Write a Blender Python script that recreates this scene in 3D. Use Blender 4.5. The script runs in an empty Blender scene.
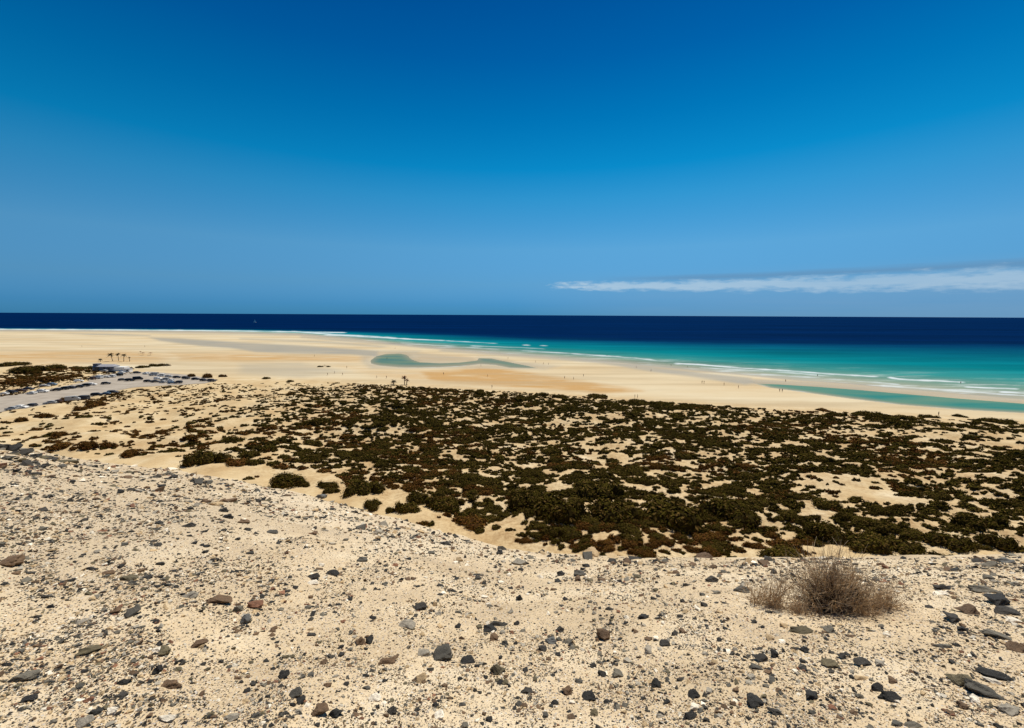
import bpy, bmesh, math, random
import numpy as np
from mathutils import Vector, Matrix, noise as mnoise

random.seed(7)
RNG = np.random.default_rng(11)
SC = bpy.context.scene
COL = SC.collection
W_, H_ = 1024, 728
F = 430.0
CH = 41.6                                   # the eye, metres above the sea
PITCH = math.atan(49.2 / F)
ROLL = math.radians(0.28)

# ------------------------------------------------------------------ camera maths (layout is traced to real ground positions)
fw = np.array([0, math.cos(PITCH), -math.sin(PITCH)])
r0 = np.array([1.0, 0, 0]); u0 = np.array([0, math.sin(PITCH), math.cos(PITCH)])
RT = math.cos(ROLL) * r0 + math.sin(ROLL) * u0
UP = math.cos(ROLL) * u0 - math.sin(ROLL) * r0

def rays(px, py):
    px = np.asarray(px, float); py = np.asarray(py, float)
    a = (px - W_ / 2) / F; b = (H_ / 2 - py) / F
    return fw[None, :] + a[:, None] * RT[None, :] + b[:, None] * UP[None, :]

def to_px(x, y, z):
    d = np.stack([x, y, z - CH], -1)
    w = np.maximum(d @ fw, 0.05)
    return W_ / 2 + F * (d @ RT) / w, H_ / 2 - F * (d @ UP) / w

def on_plane(px, py, z=0.8):
    d = rays(np.atleast_1d(px), np.atleast_1d(py))
    t = (CH - z) / np.maximum(-d[:, 2], 1e-4)
    return d[:, 0] * t, d[:, 1] * t

# ------------------------------------------------------------------ noise
def _hash(ix, iy, seed):
    n = (ix.astype(np.int64) * 374761393 + iy.astype(np.int64) * 668265263 + seed * 1442695041) & 0xffffffff
    n = ((n ^ (n >> 13)) * 1274126177) & 0xffffffff
    n = n ^ (n >> 16)
    return (n & 0xffff) / 65535.0

def vnoise(x, y, seed=0):
    x = np.asarray(x, float); y = np.asarray(y, float)
    ix = np.floor(x); iy = np.floor(y); fx = x - ix; fy = y - iy
    fx = fx * fx * (3 - 2 * fx); fy = fy * fy * (3 - 2 * fy)
    a = _hash(ix, iy, seed); b = _hash(ix + 1, iy, seed); c = _hash(ix, iy + 1, seed); d = _hash(ix + 1, iy + 1, seed)
    return (a * (1 - fx) + b * fx) * (1 - fy) + (c * (1 - fx) + d * fx) * fy

def fbm(x, y, seed=0, o=4):
    s = 0; a = 0.5; k = 0
    for i in range(o):
        s = s + a * vnoise(x * 2 ** i + 17.3 * i, y * 2 ** i - 9.1 * i, seed + i); k += a; a *= 0.5
    return s / k

def sstep(a, b, x):
    t = np.clip((x - a) / (b - a), 0, 1); return t * t * (3 - 2 * t)

def poly_mask(px, py, poly, soft=1.5, ys=3.0):
    """1 inside a traced outline, falling to 0 over soft; heights weigh ys times as the ground is foreshortened"""
    P = np.array(poly, float); P[:, 1] *= ys; y = py * ys; x = px
    inside = np.zeros(x.shape, bool); dmin = np.full(x.shape, 1e9)
    n = len(P)
    for i in range(n):
        x1, y1 = P[i]; x2, y2 = P[(i + 1) % n]
        c = ((y1 > y) != (y2 > y)) & (x < (x2 - x1) * (y - y1) / (y2 - y1 + 1e-12) + x1)
        inside ^= c
        L = (x2 - x1) ** 2 + (y2 - y1) ** 2 + 1e-9
        t = np.clip(((x - x1) * (x2 - x1) + (y - y1) * (y2 - y1)) / L, 0, 1)
        dmin = np.minimum(dmin, np.hypot(x - x1 - t * (x2 - x1), y - y1 - t * (y2 - y1)))
    sd = np.where(inside, dmin, -dmin)
    return sstep(-soft, soft, sd)

# ------------------------------------------------------------------ traced lines of the coast
def curve(pts):
    a = np.array(pts, float)
    return lambda x: np.interp(x, a[:, 0], a[:, 1])
SHORE = curve([(-900, 327), (0, 329.4), (100, 330), (200, 331), (300, 333.5), (350, 338), (400, 343.8), (470, 350), (540, 355.5), (600, 360), (640, 363.5), (700, 369),
               (760, 374.5), (800, 378.5), (850, 382), (900, 387), (960, 392), (1024, 397.5), (1500, 440), (2500, 520)])
DEEP = curve([(-900, 326.5), (0, 328.3), (250, 329.3), (300, 330.3), (400, 332.5), (450, 334.6), (540, 338.7), (640, 341.2), (720, 342.8), (850, 344), (1024, 346), (1500, 350)])
DUNE_TOP = curve([(-400, 352), (0, 359), (60, 362), (110, 369), (160, 372), (215, 376), (300, 379), (400, 383), (480, 388), (560, 392), (640, 399), (700, 402), (760, 406), (830, 409), (900, 413), (960, 416), (1024, 421), (1500, 450)])
LAGOON = [(369, 360), (375, 355.5), (385, 353), (400, 352.4), (408, 354), (412, 358), (420, 361), (440, 362), (460, 361.3), (476, 359.5), (478, 357), (492, 357.5), (510, 361),
          (530, 365), (541, 367.5), (528, 368), (510, 367.5), (495, 364.5), (480, 363.5), (460, 366), (440, 367), (420, 367.3), (400, 367), (380, 365.5), (370, 363)]
STRIP = [(752, 382), (780, 383), (820, 385.5), (860, 388.5), (900, 392), (960, 397), (1024, 402), (1200, 416), (1500, 444), (1500, 458), (1200, 428), (1024, 412.5), (960, 409), (900, 404), (850, 398), (800, 391), (770, 387)]
CARPARK = [(-160, 425), (-60, 406), (0, 396), (30, 392), (60, 387), (88, 382), (92, 376), (118, 373.5), (150, 371.5), (190, 375), (218, 380), (205, 384), (160, 386.5), (130, 389), (110, 392), (85, 397.5), (55, 404), (30, 409), (0, 415), (-60, 426), (-160, 440)]
ORANGE = [([(420, 372), (480, 368), (510, 370), (560, 378), (640, 391), (600, 393), (540, 388.5), (470, 384), (430, 380)], 1.0, 9),
          ([(-200, 352), (0, 352), (110, 350), (180, 356), (150, 364), (60, 362), (-200, 366)], 0.55, 9),
          ([(170, 353), (260, 353), (370, 357), (360, 362), (250, 362), (180, 360)], 0.6, 9),
          ([(340, 366), (430, 370), (520, 376), (480, 384), (380, 378)], 0.35, 12),
          ([(415, 354), (460, 355), (478, 358), (440, 361), (418, 360)], 0.35, 5)]
WET = [([(150, 337.5), (180, 338.5), (240, 342.5), (300, 345.5), (380, 351), (378, 357), (350, 354.5), (290, 353.5), (255, 352), (230, 348), (200, 346), (160, 341)], 1.0, 4),
       ([(60, 333), (110, 333.4), (150, 335), (150, 336), (90, 334.8)], 0.8, 2),
       ([(300, 335), (360, 339), (400, 343), (400, 345.5), (350, 342), (300, 337.5)], 0.7, 3),
       ([(150, 332), (290, 335), (290, 336), (150, 333.3)], 0.5, 2),
       ([(240, 338), (330, 341), (390, 346), (380, 347.5), (320, 343), (240, 339.5)], 0.6, 3),
       ([(240, 364), (300, 363), (350, 372), (300, 378), (240, 374)], 0.45, 8),
       ([(560, 354.5), (600, 359), (640, 364), (700, 372), (750, 377), (760, 383), (745, 385), (700, 378), (650, 371.5), (620, 366), (580, 360)], 0.9, 5),
       ([(440, 348.5), (540, 355), (640, 363), (700, 368.5), (700, 371), (640, 366), (540, 358), (440, 351)], 0.8, 4),
       ([(360, 350.5), (420, 350.5), (420, 353), (560, 366), (545, 370), (470, 368.5), (370, 369), (362, 362)], 0.55, 5),
       ([(740, 378), (880, 384), (1024, 398), (1024, 402), (900, 392.5), (800, 385), (750, 384)], 0.7, 4)]

# ------------------------------------------------------------------ the relief
EDGE = curve([(-900, 400), (-200, 425), (0, 444), (50, 455), (100, 462), (160, 467), (200, 473), (250, 484), (300, 494), (350, 508), (400, 521), (450, 534), (500, 545), (560, 553), (620, 556), (700, 558), (1024, 556), (1900, 556)])
EDIST = curve([(-900, 24), (0, 22), (200, 20), (350, 15), (500, 11), (700, 8), (1024, 7.2), (1900, 7)])

def h_hill(x, y):
    yy = np.maximum(y, -1.0)
    t = x / (0.5 * (y + np.sqrt((y - 2.5) ** 2 + 4.0)) + 1.6)
    t = np.where(y > 5.5, x / np.maximum(y, 1), t * 1.0)
    w = sstep(3.5, 8.0, y)
    t0 = x / np.sqrt(np.maximum(y, 0) ** 2 + 3.0)
    t = t0 * (1 - w) + (x / np.maximum(y, 2.0)) * w
    t = np.clip(t, -2.2, 2.2)
    px = W_ / 2 + F * t * 1.01
    # slope of the sight line that grazes the crest
    s = (EDGE(px) - (315 + 5 * (px - 512) / 1024)) / F
    s = np.tan(np.arctan(s)) * 1.0
    s = np.minimum(s * (1.0 + 0.06), 0.62)
    de = EDIST(px); a = 1.6
    c = a / de ** 2; b = s - 2 * a / de
    ys = (0.76 - b) / (2 * c)
    q = np.where(yy < ys, b * yy + c * yy ** 2, b * ys + c * ys ** 2 + 0.76 * (yy - ys))
    return CH - a - q

def h_flat(x, y):
    """beach, lagoons and dune field"""
    px, py = to_px(x, y, np.full_like(x, 0.8))
    ds = py - SHORE(px)
    z = np.clip(ds * 0.12, -3.0, 0.9)
    m1 = poly_mask(px, py, LAGOON, 2.0); m2 = poly_mask(px, py, STRIP, 2.5)
    z = np.where(z > 0, z * (1 - m1) - 0.25 * m1, z)
    z = np.where(z > -0.3, z * (1 - m2) - 0.45 * m2, z)
    return z, px, py

def smax(a, b, k):
    h = np.clip(0.5 + 0.5 * (a - b) / k, 0, 1)
    return b * (1 - h) + a * h + k * h * (1 - h)

def relief(x, y, detail=True):
    x = np.asarray(x, float); y = np.asarray(y, float)
    z, px, py = h_flat(x, y)
    dm = sstep(0, 14, py - DUNE_TOP(px)) * (1 - poly_mask(px, py, CARPARK, 8.0))
    dn = (fbm(x / 26, y / 19, 3, 3) - 0.42) * 4.2 + (fbm(x / 7, y / 5.5, 9, 2) - 0.45) * 1.1
    z = z + dm * (dn + 0.3)
    z = z + dm * 1.5 * sstep(140, 70, y)
    h = h_hill(x, y)
    z2 = smax(h, z, 2.5)
    hm = sstep(-1.0, 1.5, h - z)
    if detail:
        nr = sstep(40, 5, y)
        z2 = z2 + hm * ((fbm(x / 3.1, y / 2.6, 21, 3) - 0.5) * 0.20 * sstep(2, 9, y) + (fbm(x / 0.7, y / 0.7, 25, 3) - 0.5) * (0.10 + 0.14 * sstep(5, 12, y))
                        + (fbm(x / 0.11, y / 0.11, 35, 2) - 0.5) * 0.014 * nr)
    return z2, hm, dm, px, py

def on_ground(px, py):
    """where the sight line through a point of the photograph meets the near slope or the dunes"""
    px = np.atleast_1d(np.asarray(px, float)); py = np.atleast_1d(np.asarray(py, float))
    d = rays(px, py)
    ts = np.geomspace(1.0, 600, 150)
    hit = np.full(px.shape, -1.0); prev = np.full(px.shape, 1.0); pt = np.full(px.shape, 0.5)
    for t in ts:
        g = CH + d[:, 2] * t - np.maximum(h_hill(d[:, 0] * t, d[:, 1] * t), 1.3)
        new = (g < 0) & (hit < 0)
        hit = np.where(new, pt + (t - pt) * prev / (prev - g + 1e-9), hit)
        prev = np.where(hit < 0, g, prev); pt = np.where(hit < 0, t, pt)
    hit = np.where(hit < 0, 600, hit)
    far = hit > 45
    for _ in range(5):
        zz = relief(d[:, 0] * hit, d[:, 1] * hit, False)[0]
        new = (CH - np.clip(zz, 0, 12)) / np.maximum(-d[:, 2], 1e-3)
        hit = np.where(far & (new > 45), 0.5 * hit + 0.5 * new, hit)
    x = d[:, 0] * hit; y = d[:, 1] * hit
    return x, y, hit

# ------------------------------------------------------------------ helpers
def srgb(r, g, b):
    f = lambda c: (c / 255) / 12.92 if c <= 10 else ((c / 255 + 0.055) / 1.055) ** 2.4
    return (f(r), f(g), f(b), 1.0)

def mesh_np(name, V, Fc, attrs=None, smooth=False):
    """V (n,3), Fc (m,k) with k = 3 or 4"""
    me = bpy.data.meshes.new(name)
    V = np.ascontiguousarray(V, np.float32); Fc = np.ascontiguousarray(Fc, np.int32)
    m, k = Fc.shape
    me.vertices.add(len(V)); me.vertices.foreach_set('co', V.ravel())
    me.loops.add(m * k); me.loops.foreach_set('vertex_index', Fc.ravel())
    me.polygons.add(m); me.polygons.foreach_set('loop_start', np.arange(0, m * k, k, dtype=np.int32))
    me.polygons.foreach_set('use_smooth', np.full(m, smooth))
    for nm, arr in (attrs or {}).items():
        at = me.attributes.new(nm, 'FLOAT_COLOR', 'POINT')
        c = np.ones((len(V), 4), np.float32); c[:, :arr.shape[1]] = arr
        at.data.foreach_set('color', c.ravel())
    me.update(); me.validate()
    return me

def link(name, me, mat=None, parent=None, **props):
    o = bpy.data.objects.new(name, me); COL.objects.link(o)
    if mat is not None and me is not None and not me.materials: me.materials.append(mat)
    if parent: o.parent = parent
    for k, v in props.items(): o[k] = v
    return o

def from_bm(name, bm, smooth=False):
    me = bpy.data.meshes.new(name); bm.to_mesh(me); bm.free()
    if smooth:
        for p in me.polygons: p.use_smooth = True
    return me

class NT:
    def __init__(s, mat): s.t = mat.node_tree; s.n = s.t.nodes; s.l = s.t.links
    def add(s, typ, **kw):
        nd = s.n.new(typ)
        for k, v in kw.items():
            if k in nd.inputs and not hasattr(nd, k): nd.inputs[k].default_value = v
            else: setattr(nd, k, v)
        return nd
    def lk(s, a, b): s.l.new(a, b)
    def val(s, sock, v):
        if hasattr(v, 'is_linked') or isinstance(v, bpy.types.NodeSocket): s.lk(v, sock)
        else: sock.default_value = v
    def math(s, op, a, b=0.0, c=0.0, clamp=False):
        nd = s.n.new('ShaderNodeMath'); nd.operation = op; nd.use_clamp = clamp
        s.val(nd.inputs[0], a); s.val(nd.inputs[1], b); s.val(nd.inputs[2], c); return nd.outputs[0]
    def mix(s, fac, a, b, mode='MIX'):
        nd = s.n.new('ShaderNodeMix'); nd.data_type = 'RGBA'; nd.blend_type = mode
        s.val(nd.inputs[0], fac); s.val(nd.inputs[6], a); s.val(nd.inputs[7], b); return nd.outputs[2]
    def ramp(s, fac, stops, interp='LINEAR'):
        nd = s.n.new('ShaderNodeValToRGB'); cr = nd.color_ramp; cr.interpolation = interp
        while len(cr.elements) > 1: cr.elements.remove(cr.elements[-1])
        cr.elements[0].position = stops[0][0]; cr.elements[0].color = stops[0][1]
        for p, c in stops[1:]:
            e = cr.elements.new(p); e.color = c
        s.val(nd.inputs[0], fac); return nd.outputs[0]
    def noise(s, vec, scale, detail=4, rough=0.55):
        nd = s.n.new('ShaderNodeTexNoise'); s.lk(vec, nd.inputs['Vector'])
        nd.inputs['Scale'].default_value = scale; nd.inputs['Detail'].default_value = detail; nd.inputs['Roughness'].default_value = rough
        return nd.outputs['Fac']
    def bump(s, h, strength, dist, normal=None):
        nd = s.n.new('ShaderNodeBump'); nd.inputs['Strength'].default_value = strength; nd.inputs['Distance'].default_value = dist
        s.lk(h, nd.inputs['Height'])
        if normal: s.lk(normal, nd.inputs['Normal'])
        return nd.outputs[0]

def new_mat(name, rough=0.9, spec=0.2):
    m = bpy.data.materials.new(name); m.use_nodes = True
    n = NT(m); b = n.n['Principled BSDF']; b.inputs['Roughness'].default_value = rough
    b.inputs['Specular IOR Level'].default_value = spec
    return m, n, b

def g4(v): return (v, v, v, 1)

# ------------------------------------------------------------------ materials
def mat_ground():
    m, n, b = new_mat('sand_ground', 0.95, 0.08)
    geo = n.add('ShaderNodeNewGeometry'); P = geo.outputs['Position']
    A = n.add('ShaderNodeAttribute', attribute_name='zoneA'); B = n.add('ShaderNodeAttribute', attribute_name='zoneB')
    sa = n.add('ShaderNodeSeparateColor'); n.lk(A.outputs['Color'], sa.inputs[0])
    sb = n.add('ShaderNodeSeparateColor'); n.lk(B.outputs['Color'], sb.inputs[0])
    wet, orange, hill = sa.outputs; dune, tan, pale = sb.outputs
    mp = n.add('ShaderNodeMapping'); n.lk(P, mp.inputs['Vector']); mp.inputs['Scale'].default_value = (0.35, 1.0, 1.0); mp.inputs['Rotation'].default_value = (0, 0, 0.25)
    big = n.noise(mp.outputs[0], 0.022, 5, 0.55)
    beach = n.ramp(big, [(0.32, (0.58, 0.43, 0.235, 1)), (0.5, (0.62, 0.495, 0.30, 1)), (0.68, (0.67, 0.565, 0.37, 1))])
    o_n = n.noise(mp.outputs[0], 0.09, 4, 0.6)
    orange = n.math('MULTIPLY', orange, n.math('MULTIPLY_ADD', o_n, 3.4, -0.6), clamp=True)
    col = n.mix(orange, beach, (0.50, 0.295, 0.11, 1))
    m9 = n.add('ShaderNodeMapping'); n.lk(P, m9.inputs['Vector']); m9.inputs['Scale'].default_value = (0.12, 1.0, 1.0); m9.inputs['Rotation'].default_value = (0, 0, -0.12)
    sk_ = n.noise(m9.outputs[0], 0.045, 5, 0.6)
    col = n.mix(n.ramp(sk_, [(0.46, g4(0)), (0.62, g4(0.6))]), col, (0.43, 0.325, 0.185, 1))
    wn = n.noise(mp.outputs[0], 0.05, 4)
    wf = n.math('MULTIPLY', wet, n.math('MULTIPLY_ADD', wn, 0.9, 0.45), clamp=True)
    col = n.mix(wf, col, (0.335, 0.30, 0.225, 1))
    dn = n.noise(P, 0.12, 5)
    dune_c = n.ramp(dn, [(0.3, (0.52, 0.355, 0.17, 1)), (0.55, (0.62, 0.465, 0.25, 1)), (0.75, (0.71, 0.575, 0.36, 1))])
    lit = n.noise(P, 1.3, 5, 0.7)                                  # leaf litter and grit between the shrubs
    C_ = n.add('ShaderNodeAttribute', attribute_name='zoneC')
    lit2 = n.math('ADD', n.math('MULTIPLY', lit, 0.6), n.math('MULTIPLY', n.noise(P, 0.45, 5, 0.7), 0.4))
    lf = n.math('MULTIPLY', n.ramp(lit2, [(0.44, g4(0)), (0.60, g4(0.9))]), n.math('MULTIPLY_ADD', C_.outputs['Fac'], 0.65, 0.10), clamp=True)
    dune_c = n.mix(lf, dune_c, (0.30, 0.17, 0.07, 1))
    col = n.mix(dune, col, dune_c)
    # near slope : sand with gravel
    hn = n.noise(P, 0.9, 5, 0.6)
    hc = n.ramp(hn, [(0.3, (0.49, 0.365, 0.215, 1)), (0.52, (0.64, 0.487, 0.292, 1)), (0.72, (0.76, 0.62, 0.41, 1))])
    hc = n.mix(tan, hc, (0.54, 0.42, 0.265, 1))
    hc = n.mix(pale, hc, (0.74, 0.61, 0.42, 1))
    def gravel(scale, lo, hi):
        v = n.add('ShaderNodeTexVoronoi'); v.inputs['Scale'].default_value = scale; n.lk(P, v.inputs['Vector'])
        sel = n.add('ShaderNodeSeparateColor'); n.lk(v.outputs['Color'], sel.inputs[0])
        near = n.math('LESS_THAN', v.outputs['Distance'], 0.42)
        pick = n.math('LESS_THAN', sel.outputs[0], lo)
        c = n.ramp(sel.outputs[1], [(0.0, (0.06, 0.055, 0.05, 1)), (0.35, (0.20, 0.15, 0.11, 1)), (0.6, (0.38, 0.27, 0.19, 1)), (0.8, (0.33, 0.31, 0.28, 1)), (1.0, (0.75, 0.70, 0.62, 1))])
        return n.math('MULTIPLY', near, pick), c
    dens = n.noise(P, 2.2, 4, 0.6)
    dr = n.ramp(dens, [(0.35, g4(0.45)), (0.6, g4(1.0))])
    f1, c1 = gravel(70, 0.42, 0); f2, c2 = gravel(150, 0.5, 0)
    hc = n.mix(n.math('MULTIPLY', f2, n.math('MULTIPLY', dr, 0.8)), hc, c2)
    hc = n.mix(n.math('MULTIPLY', f1, dr), hc, c1)
    col = n.mix(hill, col, hc)
    n.lk(col, b.inputs['Base Color'])
    fine = n.math('ADD', n.noise(P, 60, 4, 0.7), n.math('MULTIPLY', n.noise(P, 14, 4, 0.65), 2.2))
    hh = n.math('ADD', n.math('MULTIPLY', fine, 0.5), n.math('MULTIPLY', f1, 0.35))
    bp = n.bump(n.math('MULTIPLY', hh, hill), 0.75, 0.014)
    rip = n.noise(mp.outputs[0], 1.1, 4, 0.6)
    bp2 = n.bump(n.math('MULTIPLY', rip, n.math('SUBTRACT', 1.0, hill)), 0.45, 0.35, bp)
    n.lk(bp2, b.inputs['Normal'])
    n.lk(n.math('MULTIPLY_ADD', wf, -0.35, 0.95), b.inputs['Roughness'])
    return m

def mat_sea():
    m, n, b = new_mat('sea_water', 0.35, 0.0)
    geo = n.add('ShaderNodeNewGeometry'); P = geo.outputs['Position']
    A = n.add('ShaderNodeAttribute', attribute_name='depth')
    sa = n.add('ShaderNodeSeparateColor'); n.lk(A.outputs['Color'], sa.inputs[0])
    q, foam, lag = sa.outputs
    mp = n.add('ShaderNodeMapping'); n.lk(P, mp.inputs['Vector']); mp.inputs['Scale'].default_value = (0.25, 1.0, 1.0)
    sw = n.noise(mp.outputs[0], 0.012, 5, 0.6)
    q2 = n.math('ADD', q, n.math('MULTIPLY', n.math('SUBTRACT', sw, 0.5), 0.07))
    # q : 0.25 at the drop-off, 1 at the waterline
    col = n.ramp(q2, [(0.0, (0.0, 0.0115, 0.060, 1)), (0.20, (0.0, 0.0105, 0.057, 1)), (0.28, (0.0005, 0.045, 0.105, 1)), (0.42, (0.001, 0.120, 0.163, 1)),
                      (0.60, (0.002, 0.200, 0.215, 1)), (0.75, (0.035, 0.232, 0.205, 1)), (0.86, (0.14, 0.262, 0.195, 1)), (0.94, (0.26, 0.300, 0.21, 1)), (1.0, (0.38, 0.36, 0.265, 1))])
    pt = n.noise(mp.outputs[0], 0.03, 4, 0.6)
    col = n.mix(n.ramp(pt, [(0.35, g4(0.0)), (0.7, g4(0.22))]), col, (0.0, 0.03, 0.07, 1), 'MULTIPLY')
    wm = n.add('ShaderNodeMapping'); n.lk(P, wm.inputs['Vector']); wm.inputs['Scale'].default_value = (0.12, 1.0, 1.0); wm.inputs['Rotation'].default_value = (0, 0, 0.15)
    wd = n.noise(wm.outputs[0], 0.006, 7, 0.7)
    col = n.mix(1.0, col, n.ramp(wd, [(0.35, g4(0.74)), (0.5, g4(1.0)), (0.66, g4(1.32))]), 'MULTIPLY')
    lc = n.ramp(n.noise(mp.outputs[0], 0.06, 3), [(0.35, (0.075, 0.165, 0.140, 1)), (0.65, (0.15, 0.215, 0.135, 1))])
    A2 = n.add('ShaderNodeAttribute', attribute_name='depth2')
    s2 = n.add('ShaderNodeSeparateColor'); n.lk(A2.outputs['Color'], s2.inputs[0])
    ld = n.math('ADD', s2.outputs[1], n.math('MULTIPLY', n.math('SUBTRACT', n.noise(mp.outputs[0], 0.05, 4), 0.5), 0.5))
    lc = n.mix(n.ramp(ld, [(0.50, g4(0)), (1.05, g4(1))]), (0.27, 0.245, 0.165, 1), lc)
    l2 = n.ramp(n.noise(mp.outputs[0], 0.06, 3), [(0.35, (0.03, 0.190, 0.160, 1)), (0.65, (0.11, 0.225, 0.155, 1))])
    l2 = n.mix(n.ramp(n.math('ADD', s2.outputs[2], n.math('MULTIPLY', n.math('SUBTRACT', n.noise(mp.outputs[0], 0.06, 4), 0.5), 0.4)), [(0.48, g4(0)), (0.95, g4(1))]), (0.24, 0.25, 0.16, 1), l2)
    col = n.mix(lag, col, lc); col = n.mix(s2.outputs[0], col, l2)
    fm = n.add('ShaderNodeMapping'); n.lk(P, fm.inputs['Vector']); fm.inputs['Scale'].default_value = (0.5, 1.0, 1.0)
    fn = n.noise(fm.outputs[0], 0.10, 6, 0.75)
    fac = n.math('SUBTRACT', n.math('MULTIPLY', foam, n.math('MULTIPLY_ADD', fn, 3.2, -0.62)), 0.22)
    ff = n.math('MULTIPLY', n.math('MULTIPLY', fac, 1.25, clamp=True), 0.85)
    col = n.mix(ff, col, (0.66, 0.70, 0.68, 1))
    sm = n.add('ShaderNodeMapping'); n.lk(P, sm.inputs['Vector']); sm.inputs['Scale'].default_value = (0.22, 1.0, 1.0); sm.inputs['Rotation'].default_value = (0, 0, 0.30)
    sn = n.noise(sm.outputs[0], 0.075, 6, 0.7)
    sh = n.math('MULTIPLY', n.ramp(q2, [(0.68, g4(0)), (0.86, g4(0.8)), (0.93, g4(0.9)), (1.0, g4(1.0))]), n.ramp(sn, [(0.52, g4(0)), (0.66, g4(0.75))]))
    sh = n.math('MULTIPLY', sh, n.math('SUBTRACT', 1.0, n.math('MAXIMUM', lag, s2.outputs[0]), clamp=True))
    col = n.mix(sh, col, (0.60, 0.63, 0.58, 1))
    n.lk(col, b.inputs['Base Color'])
    w = n.noise(mp.outputs[0], 0.35, 5, 0.65)
    n.lk(n.bump(w, 0.5, 0.6), b.inputs['Normal'])
    gl = n.add('ShaderNodeBsdfGlossy'); gl.inputs['Roughness'].default_value = 0.12; gl.inputs['Color'].default_value = (0.25, 0.7, 1, 1)
    n.lk(n.bump(w, 0.08, 0.3), gl.inputs['Normal'])
    ms = n.add('ShaderNodeMixShader'); ms.inputs[0].default_value = 0.03
    n.lk(b.outputs[0], ms.inputs[1]); n.lk(gl.outputs[0], ms.inputs[2])
    n.lk(ms.outputs[0], n.n['Material Output'].inputs['Surface'])
    return m

def mat_stone(use_obj):
    m, n, b = new_mat('stone_single' if use_obj else 'stone_scatter', 0.8, 0.3)
    tc = n.add('ShaderNodeTexCoord'); geo = n.add('ShaderNodeNewGeometry')
    if use_obj:
        oi = n.add('ShaderNodeObjectInfo'); base = oi.outputs['Color']
    else:
        at = n.add('ShaderNodeAttribute', attribute_name='tint'); base = at.outputs['Color']
    P = geo.outputs['Position']
    a = n.noise(P, 35, 5, 0.7)
    col = n.mix(1.0, base, n.ramp(a, [(0.25, g4(0.55)), (0.5, g4(1.0)), (0.75, g4(1.5))]), 'MULTIPLY')
    sp = n.noise(P, 260, 2, 0.8)
    col = n.mix(n.ramp(sp, [(0.62, g4(0)), (0.7, g4(0.35))]), col, (0.5, 0.42, 0.30, 1))     # sand dust caught in the pits
    n.lk(col, b.inputs['Base Color'])
    n.lk(n.bump(n.noise(P, 70, 5, 0.7), 0.7, 0.012), b.inputs['Normal'])
    return m

def mat_leaf():
    m, n, b = new_mat('shrub_foliage', 0.9, 0.0)
    at = n.add('ShaderNodeAttribute', attribute_name='tint'); oi = n.add('ShaderNodeObjectInfo')
    col = n.mix(1.0, at.outputs['Color'], oi.outputs['Color'], 'MULTIPLY')
    n.lk(col, b.inputs['Base Color'])
    return m

def mat_plain(name, c, rough=0.7, spec=0.3, var=0.25, scale=6.0, metal=0.0):
    m, n, b = new_mat(name, rough, spec)
    tc = n.add('ShaderNodeTexCoord')
    a = n.noise(tc.outputs['Object'], scale, 4, 0.6)
    col = n.mix(1.0, (c[0], c[1], c[2], 1), n.ramp(a, [(0.3, g4(1 - var)), (0.7, g4(1 + var))]), 'MULTIPLY')
    n.lk(col, b.inputs['Base Color']); b.inputs['Metallic'].default_value = metal
    return m

def mat_objcol(name, rough=0.35, spec=0.5):
    m, n, b = new_mat(name, rough, spec)
    oi = n.add('ShaderNodeObjectInfo'); tc = n.add('ShaderNodeTexCoord')
    col = n.mix(1.0, oi.outputs['Color'], n.ramp(n.noise(tc.outputs['Object'], 2.5, 3), [(0.3, g4(0.85)), (0.7, g4(1.1))]), 'MULTIPLY')
    n.lk(col, b.inputs['Base Color']); return m

M_GROUND = mat_ground(); M_SEA = mat_sea(); M_STONE1 = mat_stone(True); M_STONES = mat_stone(False); M_LEAF = mat_leaf()
M_PAINT = mat_objcol('car_paint', 0.4, 0.12); M_CLOTH = mat_objcol('cloth', 0.9, 0.1)
M_GLASS = mat_plain('dark_car_glass', (0.012, 0.012, 0.012), 0.3, 0.15, 0.1); M_TYRE = mat_plain('rubber', (0.02, 0.02, 0.02), 0.9)
M_RIM = mat_plain('rim_metal', (0.5, 0.5, 0.52), 0.35, 0.5, 0.1, 6, 0.6)
M_SKIN = mat_plain('skin', (0.42, 0.24, 0.15), 0.6); M_HAIR = mat_plain('hair', (0.04, 0.025, 0.015), 0.7)
M_BARK = mat_plain('palm_bark', (0.16, 0.10, 0.06), 0.9, 0.1, 0.4, 9); M_FROND = mat_plain('palm_frond', (0.075, 0.055, 0.02), 0.7, 0.2, 0.4, 5)
M_FRONDB = mat_plain('dry_frond', (0.15, 0.055, 0.025), 0.8, 0.1, 0.4, 5)
M_WALL = mat_plain('hut_wall', (0.15, 0.15, 0.175), 0.9, 0.1, 0.12, 1.2); M_ROOF = mat_plain('hut_roof', (0.34, 0.33, 0.34), 0.8, 0.1, 0.15, 1.5)
M_WHITE = mat_plain('white_paint', (0.74, 0.73, 0.70), 0.7, 0.2, 0.06); M_DARKW = mat_plain('dark_opening', (0.03, 0.03, 0.035), 0.3, 0.4)
M_TWIG = mat_plain('dry_twig', (0.50, 0.36, 0.21), 0.9, 0.1, 0.6, 60); M_DEAD = mat_plain('bleached_wood', (0.5, 0.42, 0.32), 0.85, 0.1, 0.2, 20)
M_PARK = None

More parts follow.
